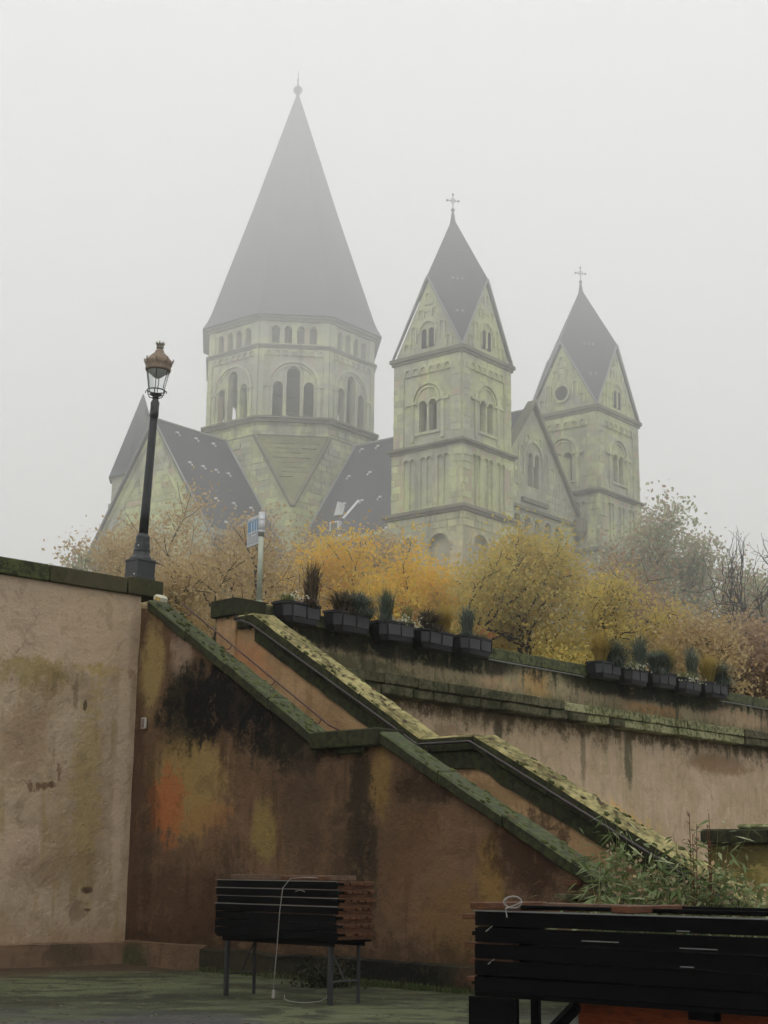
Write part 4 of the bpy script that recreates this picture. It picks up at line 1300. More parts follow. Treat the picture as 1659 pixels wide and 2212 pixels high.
# front gable between the towers
FA = 20.75
fm = MB(); fbk = MB(); PF = Parts(); fr = PF.new('window_surround', 'church_block')
Ff = face_m(FA, -5.2, pi / 2)
HF = 5.2
fops = [(HF, 24.9 - G, .0, 0)]
WN = [(HF - .36, 25.0 - G, .52, 27.0 - G), (HF + .36, 25.0 - G, .52, 27.0 - G)]
zf = 24.0 - G
slf = (zr + .15 - zf) / HF
ops5 = [(HF + q_ * 1.15 + .35, 19.2 - G, .86, 22.6 - G) for q_ in (-3, -2, -1, 0, 1, 2)]
wall_face(fm, Ff, 2 * HF, -.2, zf, [o_ for o_ in ops5], .5, False)
# gable field with the twin window
i0 = len(fm.v)
zz = [27.35 - G]
for sgn in (-1, 1):
    fm.poly([(HF, -0.0, 27.4 - G), (HF + sgn * .8, 0, 27.4 - G), (HF + sgn * .8, 0, 24.0 - G), (HF + sgn * HF, 0, zf), (HF, 0, zr + .1)][::sgn])
fm.xf(i0, Ff)
wall_face(fm, Ff @ Matrix.Translation((HF - .8, 0, 0)), 1.6, 24.0 - G, 27.4 - G, [(.8 - .36, 25.0 - G, .52, 26.9 - G), (.8 + .36, 25.0 - G, .52, 26.9 - G)], .4, False)
for o_ in WN: arch_ring(fr, Ff, o_[0], o_[3] - .1, .26, .09, .07, n=8, legs=.6)
arch_ring(fr, Ff, HF, 27.0 - G, .85, .2, .12)
for i_ in range(-6, 7):
    if abs(i_) < 1: continue
    q_ = i_ * .68
    top_ = zr + .1 - abs(q_) * slf - 1.35
    arch_ring(PF.new('blind_arch', 'church_block'), Ff, HF + q_, top_, .22, .09, .08, n=8, legs=min(1.6, top_ - zf + .6) if abs(i_) > 1 else .4)
blocks(fbk, Ff, 2 * HF, 23.6 - G, zr, [(HF - 1.2, HF + 1.2, 24 - G, 28.2 - G)], .04, clip=lambda a, b: b < zf + min(a, 2 * HF - a) * slf - .4)
for o_ in ops5: arch_ring(PF.new('porch_arch', 'church_block'), Ff, o_[0], o_[3], .43, .12, .08, n=8)
fo_ = fm.build('front_gable', M['church'], ch)
fbk.build('ashlar', M['church_block'], fo_)['kind'] = 'stuff'
PF.flush(fo_)
m_ = MB(); m_.box(0, 2 * HF, .5, .6, 18 - G, 28 - G); m_.xf(0, Ff); m_.build('porch_wall', M['church_block'], fo_)
m_ = MB(); m_.box(HF - 1.4, HF + 1.4, -.2, .02, 23.9 - G, 24.15 - G); m_.xf(0, Ff); m_.build('sill', M['church_dark'], fo_)
m_ = MB(); m_.box(.1, 2 * HF - .1, -.24, .02, 23.35 - G, 23.55 - G); m_.xf(0, Ff); m_.build('string_course', M['church_dark'], fo_)
for i_ in range(7):
    m_ = MB(); m_.lathe([(.14, 19.0 - G), (.10, 19.2 - G), (.085, 22.2 - G), (.2, 22.65 - G)], 8)
    m_.xf(0, Ff @ Matrix.Translation((HF + (i_ - 3) * 1.15 - .22, -.02, 0))); m_.build('porch_column', M['church_block'], fo_)
for sgn in (-1, 1):
    rk = MB()
    rk.extrude_y([(HF, zr + .25), (HF, zr + .55), (HF + sgn * (HF + .2), zf - .1), (HF + sgn * (HF + .2), zf - .4)][::sgn], -.25, .35)
    rk.xf(0, Ff); rk.build('gable_coping', M['church_dark'], fo_)
    m_ = MB(); m_.lathe([(.1, zf - 1.5), (.42, zf - 1.0), (.48, zf - .3), (.3, zf - .1)], 8); m_.xf(0, Ff @ Matrix.Translation((HF + sgn * (HF - .35), -.35, 0)))
    m_.build('kneeler', M['church_dark'], fo_)
m_ = MB(); m_.tube([(18.3, 0, zr), (18.3, 0, zr + 1.35)], .035, 5); m_.build('lightning_rod', M['iron'], nroof)
# things on the roofs
sN = (zr - ZE) / HN
def on_nave(x, d):   # d: distance out from the ridge on the quay side
    return (x, -d, zr - d * sN + .02)
for (d_, xs_) in ((.35, (7.2, 8.6, 10.2)), (1.9, (7.4, 9.2, 11.4, 13.4)), (3.5, (8.4, 9.9, 11.4, 13.0, 14.6)), (5.3, (9.6, 13.4))):
    for x_ in xs_:
        m_ = MB(); m_.box(-.10, .10, -.12, .02, -.03, .10); m_.box(-.24, -.12, -.12, .02, -.16, -.04); m_.xf(0, Matrix.Translation(on_nave(x_, d_))); m_.build('roof_hook', M['hook'], nroof)
sT = (zr - ZE) / HT
for (d_, ys_) in ((.5, (-11.3, -9.6, -8.0)), (2.1, (-11.6, -10.4, -9.2, -8.1)), (3.8, (-10.8, -9.2, -7.6)), (5.0, (-11.0, -8.8, -7.0))):
    for y_ in ys_:
        m_ = MB(); m_.box(-.02, .12, -.10, .10, -.03, .10); m_.box(-.02, .12, .12, .24, -.16, -.04); m_.xf(0, Matrix.Translation((d_, y_, zr - d_ * sT + .02))); m_.build('roof_hook', M['hook'], troof)
p_ = on_nave(8.7, 4.75)
m_ = MB(); m_.box(-.38, .38, -.16, .2, -.36, .36); m_.xf(0, Matrix.Translation(p_)); sk = m_.build('skylight', M['hook'], nroof)
m_ = MB(); m_.box(-.27, .27, -.175, -.161, -.26, .26); m_.xf(0, Matrix.Translation(p_)); m_.build('pane', M['church_dark'], nroof)
p_ = on_nave(8.4, 3.9)
m_ = MB(); m_.extrude_y([(-.32, -.3), (.32, -.3), (0, .62)], -.35, .3); m_.xf(0, Matrix.Translation(p_)); m_.build('dormer_vent', M['hook'], nroof)
m_ = MB(); m_.tube([on_nave(9.0, 4.35), on_nave(9.55, 3.45)], .12, 4); m_.build('roof_ladder', M['hook'], nroof)

# ---------------------------------------------------------------- trees
rng = np.random.default_rng(11)
def leaf_mesh(name, pts, size, mat, parent, flat=0.0, ar=.62):
    n = len(pts)
    pts = np.asarray(pts, float)
    a = rng.normal(size=(n, 3)); a[:, 2] *= (1 - flat)
    a /= np.linalg.norm(a, axis=1)[:, None] + 1e-9
    b = rng.normal(size=(n, 3)); b -= (b * a).sum(1)[:, None] * a
    b /= np.linalg.norm(b, axis=1)[:, None] + 1e-9
    s = size * rng.uniform(.6, 1.35, n)[:, None]
    v = np.empty((n, 4, 3))
    v[:, 0] = pts - a * s * .5
    v[:, 1] = pts + b * s * ar * .5 + a * s * .05
    v[:, 2] = pts + a * s * .5
    v[:, 3] = pts - b * s * ar * .5 + a * s * .05
    me = bpy.data.meshes.new(name)
    me.vertices.add(4 * n); me.vertices.foreach_set('co', v.reshape(-1))
    me.loops.add(4 * n); me.loops.foreach_set('vertex_index', np.arange(4 * n, dtype=np.int32))
    me.polygons.add(n); me.polygons.foreach_set('loop_start', np.arange(0, 4 * n, 4, dtype=np.int32))
    me.materials.append(mat)
    me.update(calc_edges=True)
    o = bpy.data.objects.new(name, me); C.objects.link(o)
    if parent: o.parent = parent
    return o

def tree(name, label, loc, top, rad, mat, bark, nleaf, seed, trunk_r=.22, leaf=.17, clump=.32, crooked=.5, levels=5, group=None, zc0=.22, gap=.25, lean=0):
    """loc z is the ground; branches grown by forking, then the crown fitted to top height and radius"""
    R_ = random.Random(seed)
    segs = []; tips = []
    def grow(p, d, L, r, lv):
        n_ = 4
        pts = [p.copy()]
        for i_ in range(n_):
            d = (d + Vector((R_.gauss(0, 1), R_.gauss(0, 1), R_.gauss(0, .6))) * .16 * crooked).normalized()
            if lv > 1: d = (d + Vector((0, 0, .05))).normalized()
            p = p + d * L / n_
            pts.append(p.copy())
        segs.append((pts, r, r * .62))
        if lv >= levels - 2: tips.extend(pts[1:])
        if lv >= levels: return
        kk = 3 if lv < 3 else R_.choice((2, 3))
        for i_ in range(kk):
            ax = Vector((R_.gauss(0, 1), R_.gauss(0, 1), R_.gauss(0, 1))).cross(d)
            if ax.length < 1e-3: continue
            ax.normalize()
            nd = (Matrix.Rotation(R_.uniform(.35, .95) if lv else R_.uniform(.35, .8), 3, ax) @ d).normalized()
            st_ = pts[-1] if i_ < 2 else pts[2]
            grow(st_, nd, L * R_.uniform(.62, .88), r * .58, lv + 1)
    grow(Vector((0, 0, 0)), Vector((lean, 0, 1)).normalized(), 1.0, .1, 0)
    allp = np.array([list(p) for s_ in segs for p in s_[0]])
    H = top - loc[2]
    zmax = allp[:, 2].max(); rm = np.percentile(np.hypot(allp[:, 0], allp[:, 1]), 92)
    tips_a = np.array([list(p) for p in tips]); mx_, my_ = tips_a[:, 0].mean(), tips_a[:, 1].mean()
    for s_ in segs:
        for p in s_[0]: p.x -= mx_ * p.z / tips_a[:, 2].mean(); p.y -= my_ * p.z / tips_a[:, 2].mean()
    seen = set()
    for p in tips:
        if id(p) in seen: continue
        seen.add(id(p))
    allp = np.array([list(p) for s_ in segs for p in s_[0]])
    rm = np.percentile(np.hypot(allp[:, 0], allp[:, 1]), 92)
    sz = (H - .3) / zmax; sr = (rad - .3) / rm
    t = thing(name, label, 'tree', loc, 0, group)
    tk = MB(); br = MB()
    for i_, (pts, r0, r1) in enumerate(segs):
        P_ = [Vector((p.x * sr, p.y * sr, p.z * sz)) for p in pts]
        q_ = r0 / .1 * trunk_r
        if q_ < .006: continue
        (tk if i_ == 0 else br).tube(P_, q_, 6 if q_ > .05 else 4, r1 / .1 * trunk_r, cap=False)
    tk.build('trunk', bark, t, smooth=True)
    br.build('branches', bark, t, smooth=True)
    if nleaf:
        T_ = np.array([[p.x * sr, p.y * sr, p.z * sz] for p in tips])
        T_ = T_[T_[:, 2] > H * zc0]
        keep = np.array([noise.noise(Vector((p[0] * .7, p[1] * .7, p[2] * .7 + seed))) > -gap for p in T_])
        T_ = T_[keep] if keep.sum() > 10 else T_
        idx = rng.integers(0, len(T_), nleaf)
        pp = T_[idx] + rng.normal(size=(nleaf, 3)) * clump
        leaf_mesh('crown', pp, leaf, mat, t)
    return t
tree('autumn_tree', 'tan leaved autumn tree left behind the street lamp, in front of the transept gable', (-8.8, 62, 5.5), 17.6, 4.4, M['leaf_tan'], M['bark'], 30000, 3, leaf=.155, clump=.42, gap=.16, trunk_r=.26)
tree('autumn_tree', 'tan leaved autumn tree behind the sign pole, below the octagon', (-4.0, 64, 5.5), 17.2, 4.4, M['leaf_tan'], M['bark'], 32000, 5, leaf=.155, clump=.42, gap=.16, trunk_r=.26)
tree('autumn_tree', 'bright golden yellow tree above the first three planter boxes', (-.4, 59, 5.5), 13.9, 4.0, M['leaf_yellow'], M['bark'], 36000, 8, leaf=.145, clump=.42, gap=.4, crooked=1.0, trunk_r=.28)
tree('autumn_tree', 'orange yellow tree between the golden tree and the olive one, below the left tower', (2.4, 57, 5.5), 13.6, 4.0, M['leaf_yellow'], M['bark'], 36000, 62, leaf=.145, clump=.42, gap=.8, crooked=1.0, trunk_r=.28)
tree('autumn_tree', 'olive yellow tree with a rounded top below the gabled front of the church', (4.9, 54, 5.5), 13.7, 3.5, M['leaf_olive'], M['bark'], 30000, 13, leaf=.14, clump=.38, crooked=1.5, gap=.35, trunk_r=.28)
tree('autumn_tree', 'thin olive tree with crooked dark branches in front of the right church tower', (7.4, 51, 5.5), 11.4, 3.1, M['leaf_olive'], M['bark'], 11000, 21, leaf=.135, clump=.34, crooked=1.9, gap=.2, trunk_r=.28)
tree('autumn_tree', 'small dull tan tree low down behind the far group of planter boxes', (9.8, 50, 5.5), 10.6, 3.0, M['leaf_tan'], M['bark'], 12000, 29, leaf=.135, clump=.36, crooked=1.9, gap=.2, trunk_r=.24)
tree('leafy_tree', 'tall pale green tree with sparse leaves against the sky right of the church tower', (14.0, 76, 5.5), 20.2, 4.4, M['leaf_pale'], M['bark_grey'], 30000, 34, leaf=.23, clump=.5, gap=.12)
tree('leafy_tree', 'lower green and dull pink tree at the right edge in front of the pale one', (17.6, 72, 5.5), 16.0, 4.2, M['leaf_pale'], M['bark_grey'], 17000, 55, leaf=.21, clump=.5, gap=.1)
tree('bare_tree', 'nearly leafless tree with fine branches against the sky at the right edge', (15.0, 60, 5.5), 15.6, 4.4, M['leaf_brown'], M['bark_grey'], 260, 89, leaf=.12, clump=.25, crooked=1.5, levels=6, trunk_r=.30)
tree('autumn_tree', 'low reddish brown bushy tree above the second group of planter boxes', (12.2, 56, 5.5), 13.0, 4.2, M['leaf_brown'], M['bark'], 26000, 91, leaf=.15, clump=.45, gap=.2)
tree('leafy_tree', 'small green tree top peeping over the left wall beside the church', (-12.1, 60, 5.5), 14.1, 1.4, M['leaf_pale'], M['bark_grey'], 4000, 17, leaf=.17, clump=.3, gap=.2)
tree('autumn_tree', 'small tan tree low behind the stair head, between lamp and square pier', (-4.9, 46, 5.5), 12.2, 2.9, M['leaf_tan'], M['bark'], 15000, 19, leaf=.115, clump=.34, gap=.15, trunk_r=.24)

# ---------------------------------------------------------------- planters
def blades(mb, cx, cy, z, n_, h, spread, w_, R_, droop=.5):
    for i_ in range(n_):
        a = R_.uniform(0, 2 * pi)
        l = h * R_.uniform(.6, 1.15)
        s_ = spread * R_.uniform(.2, 1)
        bx, by = cx + R_.gauss(0, .05), cy + R_.gauss(0, .04)
        p0 = Vector((bx, by, z)); p1 = Vector((bx + cos(a) * s_ * .4, by + sin(a) * s_ * .4, z + l * .62)); p2 = Vector((bx + cos(a) * s_, by + sin(a) * s_, z + l * (1 - droop * s_ / max(spread, .01) * .6)))
        sd_ = Vector((-sin(a), cos(a), 0)) * w_ / 2
        i0 = len(mb.v)
        mb.v += [tuple(p0 - sd_), tuple(p0 + sd_), tuple(p1 + sd_ * .8), tuple(p1 - sd_ * .8), tuple(p2)]
        mb.f += [(i0, i0 + 1, i0 + 2, i0 + 3), (i0 + 3, i0 + 2, i0 + 4)]
def petals(mb, cx, cy, z, n_, rx, rz, s_, R_, ry=.12):
    for i_ in range(n_):
        p = Vector((cx + R_.gauss(0, rx), cy + R_.gauss(0, ry), z + abs(R_.gauss(0, rz))))
        a = Vector((R_.gauss(0, 1), R_.gauss(0, 1), R_.gauss(0, 1))).normalized(); b = a.cross(Vector((R_.gauss(0, 1), R_.gauss(0, 1), R_.gauss(0, 1)))).normalized()
        q_ = s_ * R_.uniform(.6, 1.4)
        mb.poly([p - a * q_, p + b * q_ * .6, p + a * q_, p - b * q_ * .6])
PW = 1.16
def make_planter():
    t = thing('planter_box', '', 'planter', (0, 0, 0), PHT, 'grey planter boxes hung on the terrace parapet')
    m_ = MB()
    # octagonal ended trough: hollow
    prof = [(0, .16), (.14, .0), (PW - .14, 0), (PW, .16), (PW, .42), (0, .42)]
    i0 = 0
    def ring(sc, z):
        cx_, cy_ = PW / 2, .21
        return [((x - cx_) * sc + cx_, (y - cy_) * sc + cy_ - .0, z) for (x, y) in prof]
    rings = [ring(.84, 0), ring(.93, .13), ring(1.0, .37), ring(1.05, .38), ring(1.05, .43), ring(.93, .43), ring(.90, .33)]
    for r_ in rings: m_.v += r_
    n_ = len(prof)
    for a in range(len(rings) - 1):
        for b in range(n_):
            c_ = (b + 1) % n_
            m_.f.append((a * n_ + b, a * n_ + c_, (a + 1) * n_ + c_, (a + 1) * n_ + b))
    m_.f.append(tuple(reversed(range(n_))))
    m_.build('trough', M['planter'], t)
    s_ = MB(); s_.poly([(x, y, z) for (x, y, z) in ring(.9, .39)]); s_.build('soil', M['soil'], t)
    # inset panels: four, each proud by a few mm with a rim
    for (xa, xb) in ((.17, .55), (.60, .98)):
        p_ = MB(); 
        for (e, y_) in ((0, -.006), ):
            p_.v += [(xa, .012 - .03, .10), (xb, .012 - .03, .10), (xb, -.012, .35), (xa, -.012, .35), (xa + .02, .03 - .025, .12), (xb - .02, .03 - .025, .12), (xb - .02, .0, .33), (xa + .02, .0, .33)]
        p_ = MB(); p_.box(xa, xb, -.014, .03, .115, .345)
        p_.build('panel', M['planter_panel'], t)
    for sx in (0, 1):
        p_ = MB()
        x0_, x1_ = (.015, .125) if not sx else (PW - .015, PW - .125)
        p_.poly([(x0_, .135, .115), (x1_, .005, .115), (x1_, -.005, .345), (x0_, .125, .345)][::(1 if not sx else -1)])
        p_.build('panel', M['planter_panel'], t)
    for x_ in (.25, PW - .25):
        b_ = MB(); b_.box(x_ - .015, x_ + .015, .40, .62, .40, .43); b_.box(x_ - .015, x_ + .015, .40, .425, .02, .40); b_.build('bracket', M['planter'], t)
    return t
proto = make_planter()
starts = [(-.62, 'g1'), (.80, 'g1'), (2.20, 'g1'), (3.58, 'g1'), (4.95, 'g1'), (10.15, 'g2'), (11.45, 'g2'), (12.8, 'g2'), (14.1, 'g2'), (15.5, 'g2')]
plabels = ['grey planter box next to the square stone pier, white flowers at its left end',
           'second grey planter box from the stone pier, blue grey grass trailing over its side',
           'third grey planter box from the stone pier, white flowers spilling over its front',
           'fourth grey planter box from the stone pier, under a dark reddish grass tuft',
           'fifth grey planter box from the stone pier, last before the bare stretch of parapet',
           'first grey planter box after the bare stretch of parapet, with a broad blue grass tuft',
           'grey planter box second in the far group, trailing white flowers on its rim',
           'grey planter box in the middle of the far group, under a blue grey tuft',
           'grey planter box in the far group, second from its right, yellow white flowers spilling down',
           'farthest grey planter box at the right end of the parapet row, golden grass in it']
plants = [('white', 'red'), ('dark', 'blue'), ('green', 'whitef', 'orange'), ('dark', 'gold'), ('green', 'redf'),
          ('gold', 'blue'), ('whitef', 'green'), ('blue', 'gold'), ('yellowf', 'green'), ('gold', 'blue')]
names = {'white': ('flowering_plant', 'white flowers with drooping green leaves'), 'red': ('ornamental_grass', 'tall reddish brown grass'), 'dark': ('ornamental_grass', 'dark reddish brown grass tuft'),
         'blue': ('ornamental_grass', 'blue grey feathery grass'), 'green': ('ornamental_grass', 'upright green spiky grass'), 'whitef': ('flowering_plant', 'trailing white flowers'),
         'orange': ('flowering_plant', 'orange pink flowering plant'), 'gold': ('ornamental_grass', 'golden yellow grass'), 'redf': ('flowering_plant', 'red and white flowers'),
         'yellowf': ('flowering_plant', 'yellow white flowers hanging over the rim')}
where = ['first from the stone pier', 'second from the stone pier', 'third from the stone pier', 'fourth from the stone pier', 'fifth from the stone pier',
         'first after the bare parapet', 'second of the far group', 'middle of the far group', 'fourth of the far group', 'farthest along the parapet']
for i, ((a, g_), lab) in enumerate(zip(starts, plabels)):
    o = proto if i == 0 else copy_tree(proto)
    o.scale = (.95, .95, .95)
    a += -.17 if i < 5 else .02
    o.location = TP(a, -.54, 6.40 + random.uniform(-.025, .015))
    o.rotation_euler = (random.uniform(-.05, .05), random.uniform(-.03, .03), PHT + random.uniform(-.05, .05))
    o['label'] = lab
    R_ = random.Random(100 + i)
    for jx, kd in enumerate(plants[i]):
        nm, desc = names[kd]
        xs_ = (.3, .8, 1.0)[jx] if len(plants[i]) > 2 else (.33, .85)[jx]
        t = thing(nm, desc + ' in the planter box ' + where[i], 'plant' if nm == 'flowering_plant' else 'grass', TP(a + xs_, -.34, 6.75), PHT, 'plants in the planter boxes')
        b_ = MB(); fl2 = MB(); zs = 1.35 if i < 5 else 1.75
        if kd == 'white': blades(b_, -.15, 0, -.02, 102, .24 * zs, .3 * zs, .02, R_, 1.3); petals(fl2, 0, -.05, .10, 60, .15, .08, .034, R_); mt, mf = 'grass_green', 'flower_white'
        elif kd == 'red': blades(b_, 0, 0, -.02, 272, .75 * zs, .28 * zs, .016, R_, .3); petals(fl2, .12, 0, .35, 8, .06, .15, .03, R_); blades(b_, -.15, -.12, -.02, 120, .3, .4, .02, R_, 1.8); mt, mf = 'grass_dusk', 'flower_red'
        elif kd == 'dark': blades(b_, 0, 0, -.02, 544, .42 * zs, .38 * zs, .02, R_, .5); blades(b_, .05, -.16, -.02, 90, .26, .4, .02, R_, 2.6); mt, mf = 'grass_dusk', None
        elif kd == 'blue': blades(b_, 0, 0, -.02, 714, .46 * zs, .45 * zs, .02, R_, .6); blades(b_, .1, -.15, -.02, 119, .30 * zs, .42 * zs, .016, R_, 2.4); blades(b_, -.1, -.16, -.02, 110, .3, .5, .02, R_, 2.4); mt, mf = 'grass_blue', None
        elif kd == 'green': blades(b_, 0, 0, -.02, 306, .60 * zs, .26 * zs, .016, R_, .25); blades(b_, -.1, -.1, -.02, 68, .2 * zs, .3 * zs, .016, R_, 1.8); mt, mf = 'grass_blue', None
        elif kd == 'gold': blades(b_, 0, 0, -.02, 510, .55 * zs, .35 * zs, .02, R_, .5); mt, mf = 'grass_gold', None
        elif kd == 'whitef': blades(b_, 0, -.1, -.02, 85, .18 * zs, .3 * zs, .02, R_, 2); petals(fl2, 0, -.17, -.02, 90, .22, .09, .034, R_); mt, mf = 'grass_green', 'flower_white'
        elif kd == 'yellowf': blades(b_, 0, -.1, -.02, 102, .2 * zs, .34 * zs, .02, R_, 2); petals(fl2, .1, -.18, -.06, 120, .28, .1, .036, R_); mt, mf = 'grass_green', 'flower_white'
        elif kd == 'redf': blades(b_, 0, 0, -.02, 119, .22 * zs, .25 * zs, .018, R_, .8); petals(fl2, 0, -.08, .08, 70, .16, .1, .034, R_); mt, mf = 'grass_green', 'flower_red'
        elif kd == 'orange': blades(b_, 0, 0, -.02, 153, .45 * zs, .22 * zs, .018, R_, .5); petals(fl2, 0, -.02, .1, 130, .1, .22, .034, R_); mt, mf = 'grass_green', 'flower_orange'
        b_.build('leaves', M[mt], t)
        if mf: fl2.build('flowers', M[mf], t)['kind'] = 'stuff'

# ---------------------------------------------------------------- fallen leaves on the copings
mb = MB()
R_ = random.Random(5)
def leafq(mb, x, y, z, sx, s_=.03):
    a = R_.uniform(0, 2 * pi)
    e1 = Vector((cos(a), sin(a), -sx * cos(a))); e2 = Vector((-sin(a), cos(a), sx * sin(a)))
    p = Vector((x, y, z))
    q_ = s_ * R_.uniform(.6, 1.4)
    mb.poly([p - e1 * q_, p - e2 * q_ * .6 + Vector((0, 0, .012)), p + e1 * q_ + Vector((0, 0, .01)), p + e2 * q_ * .6])
for i in range(150):
    x = R_.uniform(1.9, 11.5)
    if 5.7 < x < 7.0: continue
    leafq(mb, x, R_.choice((R_.uniform(1.56, 1.98), R_.uniform(1.6, 1.8))), (bl(x) + .275), .58 if x < 5.8 else .508, .046)
for i in range(60):
    x = R_.uniform(.8, 11)
    if 4.9 < x < 6.5: continue
    leafq(mb, x, R_.uniform(-.03, .30), fl(x) + (.205 if x < 5 else .21), .59 if x < 5 else .516, .034)
tag(mb.build('fallen_leaves', M['leaf_fallen']), 'dark fallen leaves scattered on the sloping stair copings', 'leaves', kind='stuff', loc=SP(0, 0), rz=PHI)

mc = MB(); R_ = random.Random(31)
for i in range(330):
    x = R_.uniform(.6, 11.6)
    side = R_.random() < .65
    if side: y, z, sl_ = R_.uniform(-.08, .33), fl(x) + (.205 if x < 4.9 or x > 6.5 else .26), (.588 if x < 5 else .508)
    else: y, z, sl_ = R_.choice((R_.gauss(1.52, .02), R_.gauss(2.03, .02), R_.uniform(1.52, 2.03))), bl(x) + .262, (.58 if x < 5.8 else .508)
    if 4.9 < x < 7: continue
    q_ = R_.uniform(.015, .05); i0 = len(mc.v)
    mc.lathe([(q_, -.02), (q_ * .95, q_ * .2), (q_ * .5, q_ * .42), (q_ * .1, q_ * .5)], 7, ph=R_.uniform(0, 6))
    for v_ in range(i0, len(mc.v)):
        a_ = mc.v[v_]; mc.v[v_] = (a_[0] * R_.uniform(.8, 1.5) + x, a_[1] * .8 + y, a_[2] + z - a_[0] * sl_)
tag(mc.build('moss', M['moss'], smooth=True), 'clumps of green moss on the stair copings', 'moss', kind='stuff', loc=SP(0, 0), rz=PHI)
# ---------------------------------------------------------------- folding table with stacked slatted panels
def folding_table(label, loc, L, W_, H, legs=True):
    t = thing('folding_table', label, 'table', loc, PHI)
    m_ = MB(); m_.bbox(0, L, 0, W_, H - .035, H, .006); m_.build('tabletop', M['black_wood'], t)
    m_ = MB(); m_.box(.08, L - .08, .04, .065, H - .09, H - .036); m_.box(.08, L - .08, W_ - .065, W_ - .04, H - .09, H - .036); m_.build('apron', M['black_wood'], t)
    for x_ in (.16, L - .16):
        for y_, r_ in ((.07, .026), (W_ - .07, .017)):
            g = MB(); g.box(x_ - r_, x_ + r_, y_ - r_, y_ + r_, -.03, H - .09); g.build('leg', M['lamp_black'], t)
        g = MB(); g.tube([(x_, .09, .28), (x_, W_ - .09, .28)], .012, 6); g.build('crossbar', M['lamp_black'], t)
        sx = 1 if x_ < L / 2 else -1
        g = MB(); g.tube([(x_, W_ * .5, .29), (x_ + sx * .28, W_ * .5, H - .09)], .010, 6); g.build('brace', M['lamp_black'], t)
    return t
T1 = SP(6.35, -3.35, 0)
T1 = Vector((-2.19, 21.3, 0))
folding_table('black folding table in front of the dark stair wall under a stack of slatted panels', T1, 2.36, .62, .79)
def slat_panel(label, loc, L, W_, front_mat, end_mat, h=.115, group=None, jig=0, edge=True, top=False):
    """a wooden duckboard: long boards on battens, dark edge rail on the long side"""
    t = thing('slatted_panel', label, 'panel', loc, PHI + jig, group)
    R2 = random.Random(int(loc[2] * 1000))
    # battens across, showing at the long side
    for x_ in (.02, L / 2 - .05, L - .12):
        g = MB(); g.bbox(x_, x_ + .10, .012, W_ - .01, 0, .045, .004); g.build('batten', end_mat, t)
    n_ = 6
    bw = W_ / n_
    for j_ in range(n_):
        g = MB(); ex = R2.uniform(-.03, .03)
        g.bbox(-.02 + ex, L + .02 + R2.uniform(-.03, .03), j_ * bw + .012, (j_ + 1) * bw - .012, .0455, .075, .004, .002)
        g.build('slat', end_mat if j_ else front_mat, t)
    g = MB(); g.box(.0, L, -.012, .010, .0, h - .012); g.build('edge_board', front_mat, t)
    if edge:
        g = MB(); g.box(-.015, L - .0, -.018, .004, h - .0118, h - .002); g.build('edge_strip', M['edge_metal'], t)
    for x_ in (.0, L - .07):
        g = MB(); g.bbox(x_, x_ + .07, .014, W_ - .004, .0755, h - .004, .004, .002); g.build('end_batten', end_mat, t)
    return t
ordn = ['bottom', 'second from the bottom', 'third from the bottom', 'middle', 'third from the top', 'second from the top', 'top']
for i in range(7):
    slat_panel(('brown slatted wooden panel, %s of the stack on the small folding table' if i not in (0, 6) else 'brown slatted wooden panel at the %s of the stack on the small folding table') % ordn[i],
               T1 + Vector((random.uniform(-.015, .015), random.uniform(-.015, .015), .785 + i * .102)), 2.40, .64, M['black_wood'], M['wood'], h=.1, jig=random.uniform(-.014, .014),
               group='slatted panels stacked on the small folding table', edge=i >= 3)
# loose boards on top
for i, (x0, x1, y_, mt) in enumerate(((.05, .55, .30, 'wood_grey'), (.60, 1.1, .33, 'wood'), (.25, 1.25, .12, 'wood_grey'), (1.15, 1.9, .36, 'wood_grey'), (1.2, 2.05, .14, 'wood'), (1.85, 2.38, .30, 'wood_grey'))):
    z_ = 1.503 + (.0 if i % 2 == 0 else .0)
    g = MB(); g.bbox(x0, x1, y_ - .1, y_ + .02, 0, .06 if mt == 'wood_grey' else .045, .004, .002)
    lab = ['short pale board lying at the back left on the small stack', 'short red brown board beside the pale one on the small stack', 'long pale board along the front left of the small stack top',
           'pale board at the back middle of the small stack top', 'long red brown board at the front right of the small stack top', 'pale board end at the far right corner of the small stack top'][i]
    tag(g.build('loose_board', M[mt]), lab, 'board', 'loose boards on the small stack', loc=T1 + Vector((0, 0, z_)), rz=PHI)

# white cable from the stack to the ground
def w1(x, y, z): 
    return T1 + Vector((cos(PHI) * x - sin(PHI) * y, sin(PHI) * x + cos(PHI) * y, z))
cb = thing('extension_cable', 'thin white cable hanging down the small stack and looping to the ground', 'cable', w1(1.45, -.05, 0), 0)
o_ = cb.location.copy()
pts = [w1(2.0, .05, 1.53), w1(1.75, 0, 1.535), w1(1.52, -.03, 1.52), w1(1.42, -.07, 1.40), w1(1.37, -.07, 1.1), w1(1.34, -.07, .7), w1(1.31, -.07, .4), w1(1.29, -.07, .13)]
g = MB(); g.tube([p - o_ for p in pts], .006, 5); g.build('hanging_cord', M['cable'], cb, smooth=True)
g = MB(); g.bbox(-.022, .022, -.022, .022, 0, .11, .01); g.xf(0, Matrix.Translation(w1(1.29, -.07, .03) - o_)); g.build('plug', M['cable'], cb)
pts = [Vector(p) for p in ((-1.22, 20.75, .05), (-1.20, 20.45, .02), (-1.12, 20.15, .015), (-1.0, 20.0, .015), (-.86, 20.0, .015), (-.74, 20.12, .02), (-.66, 20.3, .05), (-.64, 20.5, .12), (-.66, 20.6, .2))]
g = MB(); g.tube([p - o_ for p in pts], .006, 5); g.build('ground_loop', M['cable'], cb, smooth=True)
